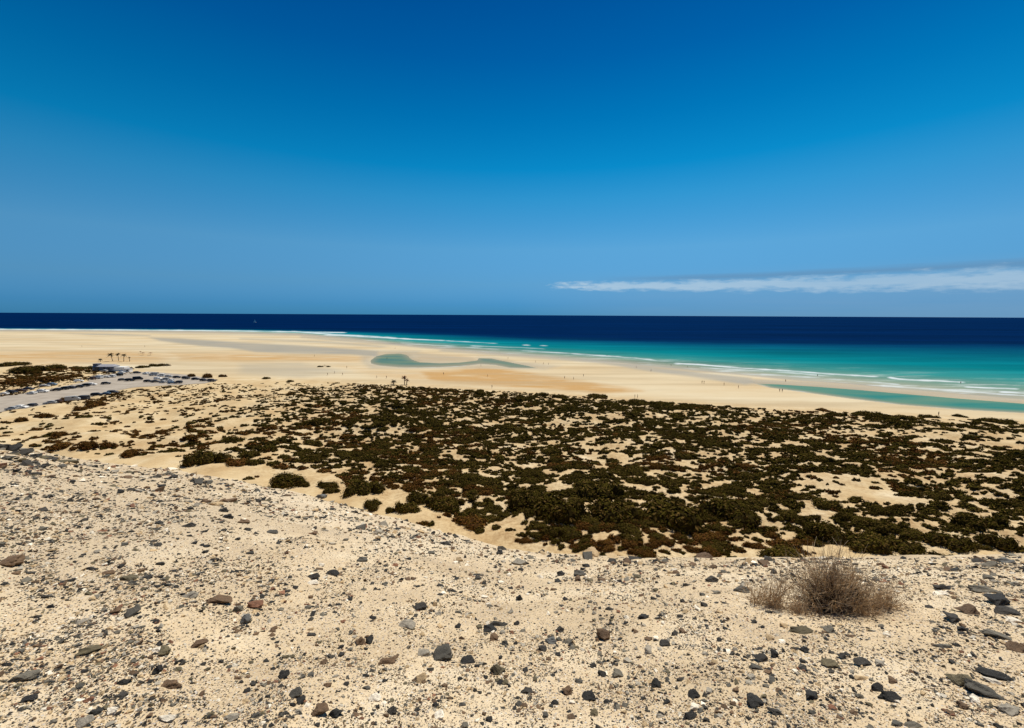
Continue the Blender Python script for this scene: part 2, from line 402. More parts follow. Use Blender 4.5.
# ------------------------------------------------------------------ camera, light, sky
def world_and_light():
    cam = bpy.data.cameras.new('camera'); co = bpy.data.objects.new('camera', cam); COL.objects.link(co)
    cam.sensor_width = 36; cam.lens = 36 * F / W_; cam.clip_start = 0.05; cam.clip_end = 250000
    M = Matrix(((RT[0], UP[0], -fw[0], 0), (RT[1], UP[1], -fw[1], 0), (RT[2], UP[2], -fw[2], CH), (0, 0, 0, 1)))
    co.matrix_world = M; SC.camera = co
    el, az = math.radians(60), math.radians(26)                    # ahead, high, a little to the right
    sd = Vector((math.sin(az) * math.cos(el), math.cos(az) * math.cos(el), math.sin(el)))
    L = bpy.data.lights.new('sun', 'SUN'); L.energy = 4.9; L.angle = math.radians(0.53); L.color = (1.0, 0.955, 0.87)
    lo = bpy.data.objects.new('sun', L); COL.objects.link(lo); lo.rotation_euler = (-sd).to_track_quat('-Z', 'Y').to_euler(); lo.location = (0, 0, 120)
    w = bpy.data.worlds.new('World'); SC.world = w; w.use_nodes = True
    n = NT(w); bg = n.n['Background']
    sk = n.add('ShaderNodeTexSky', sky_type='NISHITA'); sk.sun_disc = False
    sk.sun_elevation = el; sk.sun_rotation = az; sk.altitude = 300; sk.air_density = 1.0; sk.dust_density = 0.25; sk.ozone_density = 3.0
    # deepen the blue as the phone does
    sp = n.add('ShaderNodeSeparateColor'); n.lk(sk.outputs[0], sp.inputs[0])
    cb = n.add('ShaderNodeCombineColor')
    SKY = ((1.0, 0.0), (1.0, 0.0), (1.0, 0.0))
    SKY = SKYADJ
    for i, (k, o) in enumerate(SKY):
        n.lk(n.math('MAXIMUM', n.math('SUBTRACT', n.math('MULTIPLY', sp.outputs[i], k), o), 0.0), cb.inputs[i])
    tc = n.add('ShaderNodeTexCoord'); D = tc.outputs['Generated']
    xyz = n.add('ShaderNodeSeparateXYZ'); n.lk(D, xyz.inputs[0])
    hor = n.math('SQRT', n.math('ADD', n.math('POWER', xyz.outputs[0], 2.0), n.math('POWER', xyz.outputs[1], 2.0)))
    te = n.math('DIVIDE', xyz.outputs[2], hor)                    # tangent of the height above the horizon
    azm = n.math('ARCTAN2', xyz.outputs[0], xyz.outputs[1])       # radians to the right of straight ahead
    cbx = n.add('ShaderNodeCombineXYZ'); n.lk(azm, cbx.inputs[0]); n.lk(te, cbx.inputs[1])
    m1 = n.add('ShaderNodeMapping'); m1.inputs['Scale'].default_value = (9, 38, 1); n.lk(cbx.outputs[0], m1.inputs[0])
    puff = n.noise(m1.outputs[0], 2.6, 6, 0.6)
    m2 = n.add('ShaderNodeMapping'); m2.inputs['Scale'].default_value = (3, 45, 1); m2.inputs['Rotation'].default_value = (0, 0, 0.02); n.lk(cbx.outputs[0], m2.inputs[0])
    streak = n.noise(m2.outputs[0], 1.2, 5, 0.6)
    along = n.math('SUBTRACT', azm, 0.085)
    half = n.math('ADD', 0.0085, n.math('MULTIPLY', n.math('MAXIMUM', along, 0.0), 0.0120))
    cen = n.math('ADD', 0.0665, n.math('MULTIPLY', along, -0.011))
    off = n.math('DIVIDE', n.math('ABSOLUTE', n.math('SUBTRACT', te, cen)), half)
    body = n.math('SUBTRACT', n.math('MULTIPLY_ADD', puff, 2.3, 0.05), off)
    body = n.math('MULTIPLY', n.ramp(body, [(0.0, g4(0)), (1.25, g4(1))] if 0 else [(0.0, g4(0)), (1.0, g4(0.85))], 'EASE'), n.math('MULTIPLY_ADD', streak, 0.7, 0.6), clamp=True)
    endl = n.ramp(n.math('ADD', along, n.math('MULTIPLY', n.math('SUBTRACT', puff, 0.5), 0.30)), [(0.0, g4(0)), (0.09, g4(1))])
    body = n.math('MULTIPLY', body, endl)
    fade = n.ramp(along, [(0.0, g4(0.85)), (0.30, g4(0.62)), (0.9, g4(0.58))])
    body = n.math('MULTIPLY', body, fade)
    # dull thin streak lying above it to the right, and a faint veil below
    off2 = n.math('DIVIDE', n.math('ABSOLUTE', n.math('SUBTRACT', te, n.math('ADD', 0.081, n.math('MULTIPLY', along, -0.002)))), 0.010)
    st = n.math('SUBTRACT', n.math('MULTIPLY_ADD', streak, 1.6, 0.1), off2)
    st = n.math('MULTIPLY', n.ramp(st, [(0.0, g4(0)), (0.9, g4(0.75))]), n.ramp(along, [(0.10, g4(0)), (0.3, g4(1))]))
    veil = n.math('MULTIPLY', n.ramp(te, [(0.0, g4(0.9)), (0.045, g4(0.7)), (0.10, g4(0))]), n.ramp(azm, [(-0.3, g4(0)), (0.3, g4(0.40)), (0.9, g4(0.75))]))
    veil = n.math('MULTIPLY', veil, n.math('MULTIPLY_ADD', streak, 0.8, 0.6))
    stops = [(0.0, (.07, .34, .86)), (.022, (.09, .36, .85)), (.068, (.19, .47, .78)), (.146, (.27, .64, .84)), (.256, (.11, .69, .89)), (.32, (.012, .65, .885)), (.426, (0, .52, .80)), (.548, (0, .38, .71)), (.657, (0, .31, .64)), (.80, (0, .28, .60))]
    grade = n.ramp(n.math('DIVIDE', te, 0.8), [(p / 0.8, c + (1,)) for p, c in stops])
    graded = n.mix(1.0, cb.outputs[0], grade, 'MULTIPLY')
    c = n.mix(veil, graded, SKYC[0])
    c = n.mix(st, c, SKYC[1])
    c = n.mix(body, c, SKYC[2])
    n.lk(c, bg.inputs['Color']); bg.inputs['Strength'].default_value = 0.10
    vs = SC.view_settings; vs.view_transform = 'Standard'; vs.look = 'None'; vs.exposure = 0.0; vs.gamma = 1.0; vs.use_curve_mapping = False
SKYADJ = ((1.0, 0.0), (1.0, 0.0), (1.0, 0.0))
SKYC = ((2.0, 3.6, 5.5, 1), (1.3, 2.9, 4.9, 1), (5.6, 6.9, 7.8, 1))
world_and_light()

DENS = """
776331000000000000000000000000000
663113100000000000000000000000000
300333222445556520000000000000000
024322234555666678888642210000000
223212234567777777777555666521100
232234545567787766668645655676654
344344544556888666667876766665543
054445556688877666556777888776555
000112545699988766667568888886566
000000015489976476766778878788870
000000013588567898758989834786870
000000000006888999999899985256668
000000000000268999999899975565788
000000000000067889999899879987788
000000000000046888888776658998889
000000000000000688888776658989888
000000000000000034777665540044440
""".strip().split('\n')
DENSA = np.array([[int(c) for c in (r + '0' * 33)[:32]] for r in DENS], float) / 9.0

def density(px, py):
    gx = np.clip((px - 16) / 32, 0, 30.999); gy = np.clip((py - 366) / 12, 0, len(DENSA) - 1.001)
    ix = gx.astype(int); iy = gy.astype(int); fx = gx - ix; fy = gy - iy
    D = DENSA
    v = (D[iy, ix] * (1 - fx) + D[iy, ix + 1] * fx) * (1 - fy) + (D[iy + 1, ix] * (1 - fx) + D[iy + 1, ix + 1] * fx) * fy
    v = np.where(py < 360, 0, v)
    return v

# ------------------------------------------------------------------ ground and sea sheets (fans that widen with distance)
def fan(us, ys, apex):
    U, Y = np.meshgrid(us, ys)
    X = U * (Y + apex)
    return X, Y

def grid_faces(nr, nc):
    i = np.arange((nr - 1) * nc).reshape(nr - 1, nc)[:, :-1].ravel()
    return np.stack([i, i + 1, i + nc + 1, i + nc], 1)

def build_ground():
    us = np.linspace(-1.75, 1.75, 620)
    ya = np.concatenate([np.arange(-5, 0.8, 0.25), np.geomspace(0.8, 30, 560), np.geomspace(30, 62, 40)[1:], (CH * F) / np.arange(CH * F / 62.6, 12.0, -0.62), [1600, 2200, 3500, 6000]])
    X, Y = fan(us, ya, 3.0)
    x = X.ravel(); y = Y.ravel()
    z, hm, dm, px, py = relief(x, y)
    fr = (y > 60)
    wet = np.zeros_like(x); org = np.zeros_like(x)
    for p, s, so in WET: wet = np.maximum(wet, s * poly_mask(px, py, p, so))
    ds = py - SHORE(px)
    wet = np.maximum(wet, sstep(3.0, 0.2, ds) * (z < 0.6))
    for p, s, so in ORANGE: org = np.maximum(org, s * poly_mask(px, py, p, so))
    lg = np.maximum(poly_mask(px, py, LAGOON, 6.0), poly_mask(px, py, STRIP, 5.0) * 0.7)
    wet = np.maximum(wet, lg * 0.8)
    dune = sstep(-3, 4, py - DUNE_TOP(px)) * (1 - poly_mask(px, py, CARPARK, 3))
    hx, hy = to_px(x, y, z)
    tan = np.clip(sstep(330, 60, hx) * 0.55 * sstep(640, 560, hy) + sstep(60, -200, hx) * 0.4, 0, 0.7)
    tan = np.maximum(tan, poly_mask(hx, hy, [(-50, 440), (60, 448), (250, 485), (300, 520), (200, 560), (-50, 600)], 45, 1) * 0.75)
    pale = poly_mask(hx, hy, [(230, 478), (300, 490), (430, 527), (520, 548), (560, 556), (400, 556), (330, 530), (270, 505)], 14, 1) * 0.4
    cov = np.clip(density(np.clip(hx, 0, 1023), hy) * 1.2, 0, 1) * (y < 420) * (hy > 378)
    me = mesh_np('ground', np.stack([x, y, z], 1), grid_faces(*X.shape),
                 {'zoneA': np.stack([wet, org, hm], 1), 'zoneB': np.stack([dune * (y < 420), tan * (y < 60), pale * (y < 60)], 1), 'zoneC': np.stack([cov, cov, cov], 1)}, True)
    link('ground', me, M_GROUND, kind='structure')

FOAM = [([(-200, 328.4), (0, 329.3), (120, 329.9), (240, 330.8), (300, 331.9), (345, 332.6)], 0.55, 1.15),
        ([(292, 331.4), (310, 332.6), (330, 334.2), (345, 335.2), (370, 336.2), (395, 338.6)], 0.7, 1.2),
        ([(325, 335.0), (360, 336.6), (395, 338.4), (445, 340.6)], 0.6, 1.1),
        ([(385, 337.3), (398, 338.3)], 0.9, 1.1),
        ([(445, 340.6), (470, 342.0), (497, 343.5)], 0.45, 0.9),
        ([(470, 345.8), (520, 347.5), (545, 349.0)], 0.5, 0.75),
        ([(400, 343.0), (450, 346.0), (500, 349.8)], 0.9, 0.55), ([(520, 350.5), (570, 353.5), (640, 358.5)], 0.8, 0.62),
        ([(570, 353.4), (600, 355.6), (622, 356.8)], 0.6, 0.95),
        ([(632, 357.8), (650, 359.5), (656, 360.3)], 0.7, 0.95), ([(541, 345.6), (547, 345.8)], 0.5, 1.1), ([(523, 345), (529, 345.2)], 0.7, 1.0),
        ([(675, 363.4), (700, 364.6), (740, 368.0), (780, 370.3), (830, 374.0), (878, 376.6)], 0.75, 1.15),
        ([(700, 367.6), (760, 370.8), (800, 373.4), (830, 376.5)], 0.8, 0.7),
        ([(889, 377.5), (900, 379.2), (940, 381.0), (964, 382.4)], 0.9, 1.3),
        ([(965, 387.0), (985, 387.9), (1019, 389.0)], 0.9, 1.2),
        ([(880, 385.5), (950, 390.5), (1000, 394.0), (1060, 398)], 1.0, 0.8),
        ([(760, 374), (830, 379), (900, 384.5)], 0.9, 0.6), ([(1000, 392), (1060, 394.5), (1150, 401)], 1.0, 1.2), ([(1030, 391), (1200, 402)], 1.0, 1.1)]

def build_sea():
    us = np.linspace(-1.75, 1.75, 760)
    p = np.concatenate([np.arange(160, 12, -0.33), np.geomspace(12, 0.35, 30)])
    ya = CH * F / p
    ya = np.concatenate([ya[:-1], [60000.0]])
    X, Y = fan(us, ya, 3.0)
    x = X.ravel(); y = Y.ravel(); z = np.zeros_like(x)
    px, py = to_px(x, y, z)
    s = SHORE(px); d = DEEP(px)
    q = np.where(py < d, 0.25 * (py - 314) / np.maximum(d - 314, 1) * 0.9, 0.25 + 0.75 * (py - d) / np.maximum(s - d, 0.8))
    q = np.clip(q, 0, 1)
    foam = np.zeros_like(x)
    for pts, th, st in FOAM:
        a = np.array(pts, float)
        yc = np.interp(px, a[:, 0], a[:, 1]); t = th * (0.75 + 0.6 * vnoise(px / 9, px * 0, int(a[0, 0]) % 97))
        f = st * np.exp(-((py - yc) / t) ** 2) * sstep(a[0, 0] - 5, a[0, 0] + 4, px) * sstep(a[-1, 0] + 5, a[-1, 0] - 4, px)
        f = f * (0.65 + 0.5 * vnoise(px / 14, py / 2, 5 + int(a[0, 0]) % 91))
        foam = np.maximum(foam, f)
    lag = poly_mask(px, py, LAGOON, 1.0); lag2 = poly_mask(px, py, LAGOON, 13.0); stp = poly_mask(px, py, STRIP, 2.0); stq = poly_mask(px, py, STRIP, 11.0)
    me = mesh_np('sea', np.stack([x, y, z], 1), grid_faces(*X.shape), {'depth': np.stack([q, foam, lag], 1), 'depth2': np.stack([stp, lag2, stq], 1)}, True)
    link('sea', me, M_SEA, kind='structure')

def build_park():
    m, n, b = new_mat('pale_gravel', 0.95, 0.1)
    geo = n.add('ShaderNodeNewGeometry'); P = geo.outputs['Position']
    c = n.ramp(n.noise(P, 0.15, 5, 0.6), [(0.3, (0.32, 0.265, 0.20, 1)), (0.5, (0.38, 0.32, 0.245, 1)), (0.7, (0.45, 0.385, 0.30, 1))])
    n.lk(c, b.inputs['Base Color']); n.lk(n.bump(n.noise(P, 3, 4), 0.4, 0.05), b.inputs['Normal'])
    x, y = on_plane([p[0] for p in CARPARK], [p[1] for p in CARPARK], 1.0)
    bm = bmesh.new(); vs = [bm.verts.new((a, c_, 0)) for a, c_ in zip(x, y)]
    f = bm.faces.new(vs); bmesh.ops.triangulate(bm, faces=[f])
    for i in range(7):
        e = [e for e in bm.edges if e.calc_length() > 5]
        if not e: break
        bmesh.ops.subdivide_edges(bm, edges=e, cuts=1); bmesh.ops.triangulate(bm, faces=[f for f in bm.faces if len(f.verts) > 4])
    co = np.array([v.co for v in bm.verts]); z = relief(co[:, 0], co[:, 1])[0]
    for v, zz in zip(bm.verts, z): v.co.z = zz + 0.10
    link('car_park', from_bm('car_park', bm, True), m, kind='structure')

build_ground(); build_sea(); build_park()

# ------------------------------------------------------------------ rocks
def hull(nv, seed, flat=1.0, detail=0):
    rnd = random.Random(seed); bm = bmesh.new()
    for i in range(nv):
        v = Vector((rnd.gauss(0, 1), rnd.gauss(0, 1), rnd.gauss(0, 1))).normalized()
        r = 1 - 0.25 * rnd.random(); bm.verts.new((v.x * r, v.y * r, v.z * r * flat))
    bmesh.ops.convex_hull(bm, input=bm.verts[:])
    bmesh.ops.delete(bm, geom=[v for v in bm.verts if not v.link_faces], context='VERTS')
    if detail:
        bmesh.ops.bevel(bm, geom=bm.edges[:], offset=0.055, segments=1, affect='EDGES', clamp_overlap=True)
        bmesh.ops.triangulate(bm, faces=bm.faces[:])
        bmesh.ops.subdivide_edges(bm, edges=[e for e in bm.edges if e.calc_length() > 0.35], cuts=1)
        bmesh.ops.triangulate(bm, faces=bm.faces[:])
        bmesh.ops.subdivide_edges(bm, edges=[e for e in bm.edges if e.calc_length() > 0.22], cuts=1)
        bmesh.ops.triangulate(bm, faces=bm.faces[:])
        off = Vector((seed * 3.1, 0, 0))
        for v in bm.verts:
            nz = mnoise.noise(v.co * 1.6 + off) * 0.30 + mnoise.noise(v.co * 4.0 + off) * 0.16 + mnoise.noise(v.co * 9.0 + off) * 0.07
            v.co += v.co * nz
    lo = min(v.co.x for v in bm.verts); hi = max(v.co.x for v in bm.verts)
    for ax in range(3):
        lo = min(v.co[ax] for v in bm.verts); hi = max(v.co[ax] for v in bm.verts)
        for v in bm.verts: v.co[ax] = (v.co[ax] - (lo + hi) / 2) / (hi - lo) * 2
    bmesh.ops.triangulate(bm, faces=bm.faces[:])
    return bm

def proto_arrays(bm):
    bm.verts.index_update()
    V = np.array([v.co[:] for v in bm.verts]); Fc = np.array([[v.index for v in f.verts] for f in bm.faces]); bm.free(); return V, Fc

TINTS = {'black': (0.022, 0.021, 0.019), 'charcoal': (0.042, 0.038, 0.032), 'slate grey': (0.085, 0.080, 0.068), 'grey': (0.15, 0.137, 0.110), 'olive-grey': (0.125, 0.105, 0.062),
         'brown': (0.135, 0.085, 0.048), 'reddish brown': (0.22, 0.105, 0.06), 'tan': (0.46, 0.34, 0.20), 'pale grey': (0.33, 0.30, 0.25), 'white': (0.76, 0.70, 0.60), 'bluish grey': (0.13, 0.135, 0.135)}

def scatter_stones():
    """the loose gravel too fine and too many to count"""
    protos = [proto_arrays(hull(k, 100 + i)) for i, k in enumerate([8, 9, 9, 10, 10, 11, 11, 12])]
    N = 125000
    px = RNG.uniform(-180, 1204, N * 2); py = 440 + (800 - 440) * RNG.uniform(0, 1, N * 2)
    keep = py > EDGE(px) + 1
    d = fbm(px / 38, py / 16, 44, 4)
    sandy = poly_mask(px, py, [(225, 476), (300, 490), (430, 527), (540, 552), (400, 552), (340, 530), (270, 500)], 22, 1)
    keep &= RNG.uniform(0, 1, N * 2) < (0.28 + 1.6 * sstep(0.41, 0.62, d)) * (1 - 0.35 * sandy)
    px = px[keep][:N]; py = py[keep][:N]
    cx_ = RNG.uniform(-100, 1124, 5200); cy_ = EDGE(cx_) + 1 + RNG.uniform(0, 1, 5200) ** 1.5 * 26
    nc_ = len(cx_); px = np.concatenate([cx_, px]); py = np.concatenate([cy_, py])
    x, y, t = on_ground(px, py)
    u = RNG.uniform(0, 1, len(x))
    spx = np.minimum((0.85 + 0.22 * sstep(420, 60, px)) * (1 - u) ** (-1 / 2.6), 5.5)
    spx[:nc_] *= np.where(fbm(cx_ / 30, cy_ / 10, 61, 2) > 0.45, 1.9, 1.2)
    size = spx * t / F * 0.5                                                  # half size in metres
    size = np.minimum(size, 0.20)
    ok = (t < 45); x, y, size, spx, px_ = x[ok], y[ok], size[ok], spx[ok], px[ok]
    z = relief(x, y)[0]; n = len(x)
    names = ['black', 'charcoal', 'slate grey', 'grey', 'olive-grey', 'brown', 'reddish brown', 'tan', 'pale grey', 'white']
    pr = np.array([.19, .15, .05, .08, .07, .13, .04, .13, .08, .08])
    ti = RNG.choice(len(names), n, p=pr); T = (np.array([TINTS[k] for k in names]) * np.array([1.03, 0.97, 0.84]))[ti] * RNG.uniform(0.7, 1.35, (n, 1))
    Vs, Fs, Cs = [], [], []; base = 0
    which = RNG.integers(0, len(protos), n)
    for k, (V, Fc) in enumerate(protos):
        s = np.where(which == k)[0]
        if not len(s): continue
        sc = np.stack([size[s] * RNG.uniform(0.8, 1.5, len(s)), size[s] * RNG.uniform(0.6, 1.1, len(s)), size[s] * RNG.uniform(0.3, 0.75, len(s))], 1)
        a = RNG.uniform(0, 2 * math.pi, len(s)); tl = RNG.normal(0, 0.3, len(s))
        P = V[None] * sc[:, None, :]
        ct, st = np.cos(tl)[:, None], np.sin(tl)[:, None]
        X = P[..., 0] * ct - P[..., 2] * st; Z = P[..., 0] * st + P[..., 2] * ct; Y = P[..., 1]
        ca, sa = np.cos(a)[:, None], np.sin(a)[:, None]
        X, Y = X * ca - Y * sa, X * sa + Y * ca
        Q = np.stack([X + x[s][:, None], Y + y[s][:, None], Z + (z[s] + sc[:, 2] * 0.18)[:, None]], -1).reshape(-1, 3)
        Vs.append(Q); Fs.append((Fc[None] + (np.arange(len(s)) * len(V))[:, None, None] + base).reshape(-1, 3)); base += len(Q)
        Cs.append(np.repeat(T[s], len(V), 0))
    me = mesh_np('gravel', np.concatenate(Vs), np.concatenate(Fs), {'tint': np.concatenate(Cs)})
    link('gravel', me, M_STONES, kind='stuff', label='loose dark and pale gravel strewn over the sandy slope', category='gravel')

# px, py, width, height (photo points), colour, shape, words that place it
HAND = [
 (10,565,26,15,'brown','rounded boulder','cut by the left edge of the photo'),
 (158,547,8,5,'charcoal','stone','alone above the olive-grey stone, far left slope'), (92,570,13,5,'charcoal','flat stone','left of the brown wedge stone on the left slope'),
 (108,573,14,6,'brown','wedge stone','left of the domed olive-grey stone'), (130,580,16,9,'olive-grey','domed stone','on the left slope, largest there'),
 (131,615,14,12,'slate grey','tilted stone','standing on edge, right of a small brown stone'), (117,612,10,9,'brown','small stone','touching the tilted slate stone on its left'),
 (80,621,13,6,'pale grey','flat stone','on bare sand, lower left, alone'), (90,649,21,9,'olive-grey','long slab','rising to the right, in the lower left'),
 (26,673,25,13,'grey','ridged slab','largest stone by the lower left edge'), (124,681,15,8,'black','oval stone','above the brown flake in the lower left'),
 (28,697,19,8,'black','flat stone','below the ridged grey slab at lower left'), (157,671,10,12,'black','jagged stone','upright, above the brown flake'),
 (170,686,23,9,'brown','flat flake','lying long below a jagged black stone'), (121,695,14,6,'charcoal','stone','just under the black oval stone, lower left'),
 (88,699,13,6,'reddish brown','flat stone','the one rust-red stone in the lower left'), (97,712,11,9,'black','stone','next to a white stone, bottom left'),
 (111,712,11,8,'white','stone','next to a black stone, bottom left'), (83,724,21,10,'pale grey','domed stone','cut by the bottom edge, lower left'),
 (163,652,12,12,'olive-grey','upright stone','paired with a white chip, lower left'), (156,649,12,6,'white','chip','leaning on the olive-grey upright stone'),
 (199,643,17,8,'brown','wedge','pointing up to the right, left third'), (190,599,14,8,'pale grey','smooth pebble','alone left of the long brown slab'),
 (220,602,27,10,'brown','long slab','beside the rounded brown stone, left third'), (238,608,10,12,'grey','upright stone','between the long brown slab and the rounded brown stone'),
 (255,604,15,11,'reddish brown','rounded stone','right of the long brown slab'), (246,618,9,14,'bluish grey','upright stone','just below the rounded reddish stone'),
 (313,578,16,7,'charcoal','flat stone','with a white chip under it, above left of centre'), (313,584,12,6,'white','chip','tucked under a flat charcoal stone'),
 (333,574,13,7,'black','stone','biggest black stone on the upper left slope'),
 (283,678,11,10,'black','stone','left of the grey stone with a black neighbour'), (296,698,14,10,'slate grey','stone','above a black stone, bottom left of centre'),
 (300,705,10,8,'black','stone','under a slate-grey stone, bottom left of centre'), (320,715,18,12,'brown','blocky stone','left of a black block, near the bottom edge'),
 (336,716,13,13,'black','block','right of the blocky brown stone, near the bottom edge'), (232,723,14,8,'pale grey','stone','at the bottom edge, quarter way across'),
 (167,721,16,7,'white','flat chip','at the bottom edge under the brown flake'),
 (363,560,11,7,'slate grey','stone','high on the pale slope left of centre'), (421,609,13,9,'charcoal','rounded stone','above a pale smooth stone, left of centre'),
 (408,625,17,9,'pale grey','smooth stone','below a rounded charcoal stone, left of centre'),
 (499,623,19,8,'charcoal','pointed slab','behind its shiny black twin at the centre'), (490,628,14,9,'black','shiny slab','in front of a pointed charcoal slab at the centre'),
 (494,639,9,9,'brown','lump','just under the shiny black slab'), (505,645,7,6,'black','small wedge','right of the brown lump at the centre'),
 (443,656,21,20,'slate grey','faceted stone','the big pointed one left of centre'), (424,654,15,9,'pale grey','stone','left beside the big faceted stone'),
 (468,662,15,9,'black','wedge','right beside the big faceted stone'), (498,673,15,15,'olive-grey','cube-like stone','lower centre'),
 (500,660,5,5,'black','tiny stone','just above the cube-like stone'), (388,661,21,10,'brown','sunken stone','left of the big faceted stone and its pale neighbour'),
 (369,641,9,10,'black','stone','touching a brown one, left of centre'), (360,642,9,11,'brown','stone','touching a black one, left of centre'),
 (420,681,13,10,'tan','stone','below the big faceted stone'), (527,692,13,6,'charcoal','flat stone','between the cube-like stone and a brown-black pair'),
 (568,694,11,11,'brown','dark stone','left of the angular black stone, lower right of centre'), (589,697,15,10,'black','angular stone','lower right of centre'),
 (551,641,13,9,'bluish grey','bright-topped stone','right of centre, alone on sand'), (560,630,9,7,'charcoal','stone','above the bluish bright-topped stone'),
 (603,638,14,16,'brown','crumbly stone','above the grey and black pair, right of centre'), (643,618,12,8,'black','leaning stone','alone right of centre'),
 (519,600,7,9,'black','upright stone','above the central slab pair'), (580,573,13,8,'slate grey','stone','up the slope right of centre with pale rim'),
 (561,573,8,7,'black','stone','left of the pale-rimmed slate stone'), (665,645,11,7,'charcoal','stone','left of the dry bush row, above a black one'),
 (648,653,10,10,'pale grey','stone','diagonal neighbour of a charcoal stone'), (617,672,12,9,'grey','stone','right half of a grey and black pair'),
 (602,672,9,7,'black','stone','left half of a grey and black pair'), (656,683,10,10,'black','stone','above the black and white group, lower right of centre'),
 (694,692,11,9,'black','round stone','above a white stone, lower right of centre'), (694,704,13,8,'white','stone','between two black stones, lower right of centre'),
 (690,715,15,8,'black','flat stone','below a white stone, near the bottom edge'), (439,718,12,10,'white','rounded stone','near the bottom edge, left of centre'),
 (375,699,13,7,'white','flat stone','near the bottom, left of centre'), (392,712,11,8,'charcoal','stone','between two white stones near the bottom'),
 (592,557,14,15,'tan','upright rock','on the crest, right of centre'), (500,553,7,8,'black','stone','on the crest at the centre'),
 (704,559,17,8,'brown','flat rock','on the crest left of the dry bush'), (712,581,13,9,'charcoal','stone','left of the dry bush, below the crest'),
 (742,593,17,10,'slate grey','stone','at the left foot of the dry bush'), (717,595,10,5,'grey','flat stone','left of the slate stone by the bush'),
 (800,631,25,9,'olive-grey','long slab','below the dry bush'), (830,631,13,10,'grey','stone','right of the slab below the dry bush'),
 (762,659,18,9,'charcoal','stone','lower left of the dry bush, touching another'), (755,667,14,6,'slate grey','flat stone','under the charcoal pair, right part'),
 (774,655,8,11,'black','upright stone','touching the charcoal stone, right part'), (804,651,9,7,'black','stone','under the slab below the dry bush'),
 (843,656,9,7,'charcoal','stone','above an olive wedge, right part'), (830,662,16,9,'olive-grey','wedge','below two small dark stones, right part'),
 (862,663,15,9,'charcoal','stone','with a pale chip on its right'), (878,664,11,9,'pale grey','chip','on the right of a charcoal stone'),
 (862,675,15,6,'tan','flat stone','under the charcoal stone with a chip'), (754,698,18,12,'black','domed stone','lowest large stone, three quarters across'),
 (810,694,15,11,'black','jagged stone','right of the black domed stone'), (776,709,17,7,'charcoal','sliver','sloping down right, below the black domed stone'),
 (890,694,20,11,'black','long slab','sloping down right, lower right'), (877,686,14,8,'black','short slab','at the upper end of the long black slab'),
 (942,646,16,5,'slate grey','flat stone','alone above the lower right cluster'), (943,588,21,8,'charcoal','cap stone','with white stone under it, right side'),
 (941,594,14,6,'white','chip','under the charcoal cap stone'), (983,590,25,10,'grey','boulder','in the right edge pile, at the back'),
 (994,603,27,17,'black','large boulder','biggest of the right edge pile'), (1006,613,22,10,'charcoal','slab','in front of the large black boulder, right edge'),
 (1012,620,16,7,'white','stone','below the right edge pile'), (950,619,19,12,'charcoal','boulder','left of a brown boulder, right side'),
 (970,613,21,12,'brown','boulder','between a charcoal boulder and the right edge pile'), (961,628,15,7,'black','stone','under the charcoal and brown boulders'),
 (995,635,27,9,'grey','long ridge stone','sloping down right near the right edge'), (1016,648,15,12,'brown','stone','at the right edge below the grey ridge stone'),
 (992,567,18,8,'grey','flat rock','high at the right edge'), (1006,562,13,8,'bluish grey','rock','on the crest at the right edge'), (978,562,12,6,'charcoal','rock','on the crest near the right edge'),
 (962,680,23,17,'olive-grey','round-backed boulder','upper left of the lower right cluster'), (984,690,29,14,'slate grey','broad slab','middle of the lower right cluster'),
 (997,674,29,10,'black','arched slab','over a white stone, lower right corner'), (994,679,19,7,'white','stone','under the arched black slab'),
 (962,704,10,9,'brown','stone','below the round-backed boulder'), (975,697,12,8,'white','stone','under the broad slate slab'),
 (1010,707,19,10,'pale grey','stone','right end of the lower right cluster'), (896,719,12,7,'slate grey','stone','near the bottom edge, left of a flat one'),
 (914,721,17,6,'grey','flat stone','near the bottom edge, lower right'), (872,726,9,7,'grey','stone','cut by the bottom edge, lower right'),
 (120,494,7,6,'black','stone','alone in the middle of the far left slope'), (165,477,16,8,'grey','rock','in the grey heap on the left crest'),
 (174,480,10,6,'charcoal','rock','right side of the grey heap on the left crest'), (157,480,9,7,'slate grey','rock','left side of the grey heap on the left crest'),
 (322,498,11,8,'bluish grey','rock','on the crest below a dark mound shrub'), (127,480,13,6,'brown','rock','on the left crest, left of the grey heap'),
 (217,505,14,8,'tan','rock','in the middle heap on the pale slope'), (223,512,9,7,'charcoal','rock','right of a tan rock in the middle heap'), (207,502,9,7,'brown','rock','left of a tan rock in the middle heap'),
 (227,517,11,7,'black','rock','lowest of the middle heap'), (188,527,14,6,'charcoal','rock','two below the middle heap, left'), (245,524,12,6,'brown','rock','right of the middle heap'),
 (272,531,15,6,'slate grey','flat rock','on bare pale sand left of centre'), (248,530,9,6,'charcoal','rock','left of the flat slate rock on pale sand'),
 # the dark outcrop on the far left crest
 (3,450,16,20,'charcoal','outcrop block','at the left edge, highest'), (14,451,15,16,'black','outcrop block','second from the left'), (9,460,16,10,'slate grey','outcrop block','low, below the highest block'),
 (25,455,15,13,'charcoal','outcrop block','third from the left'), (20,461,14,9,'olive-grey','outcrop block','low front block'), (35,458,15,11,'black','outcrop block','in the middle'),
 (33,464,12,8,'slate grey','outcrop block','low, in front of the middle'), (45,461,13,10,'olive-grey','outcrop block','right of the middle'), (44,466,13,7,'charcoal','outcrop block','low, right part'),
 (54,463,12,9,'charcoal','outcrop block','second from the right end'), (62,467,10,7,'slate grey','outcrop block','at its right end'), (-14,446,20,24,'charcoal','outcrop block','mostly out of the photo'),
]
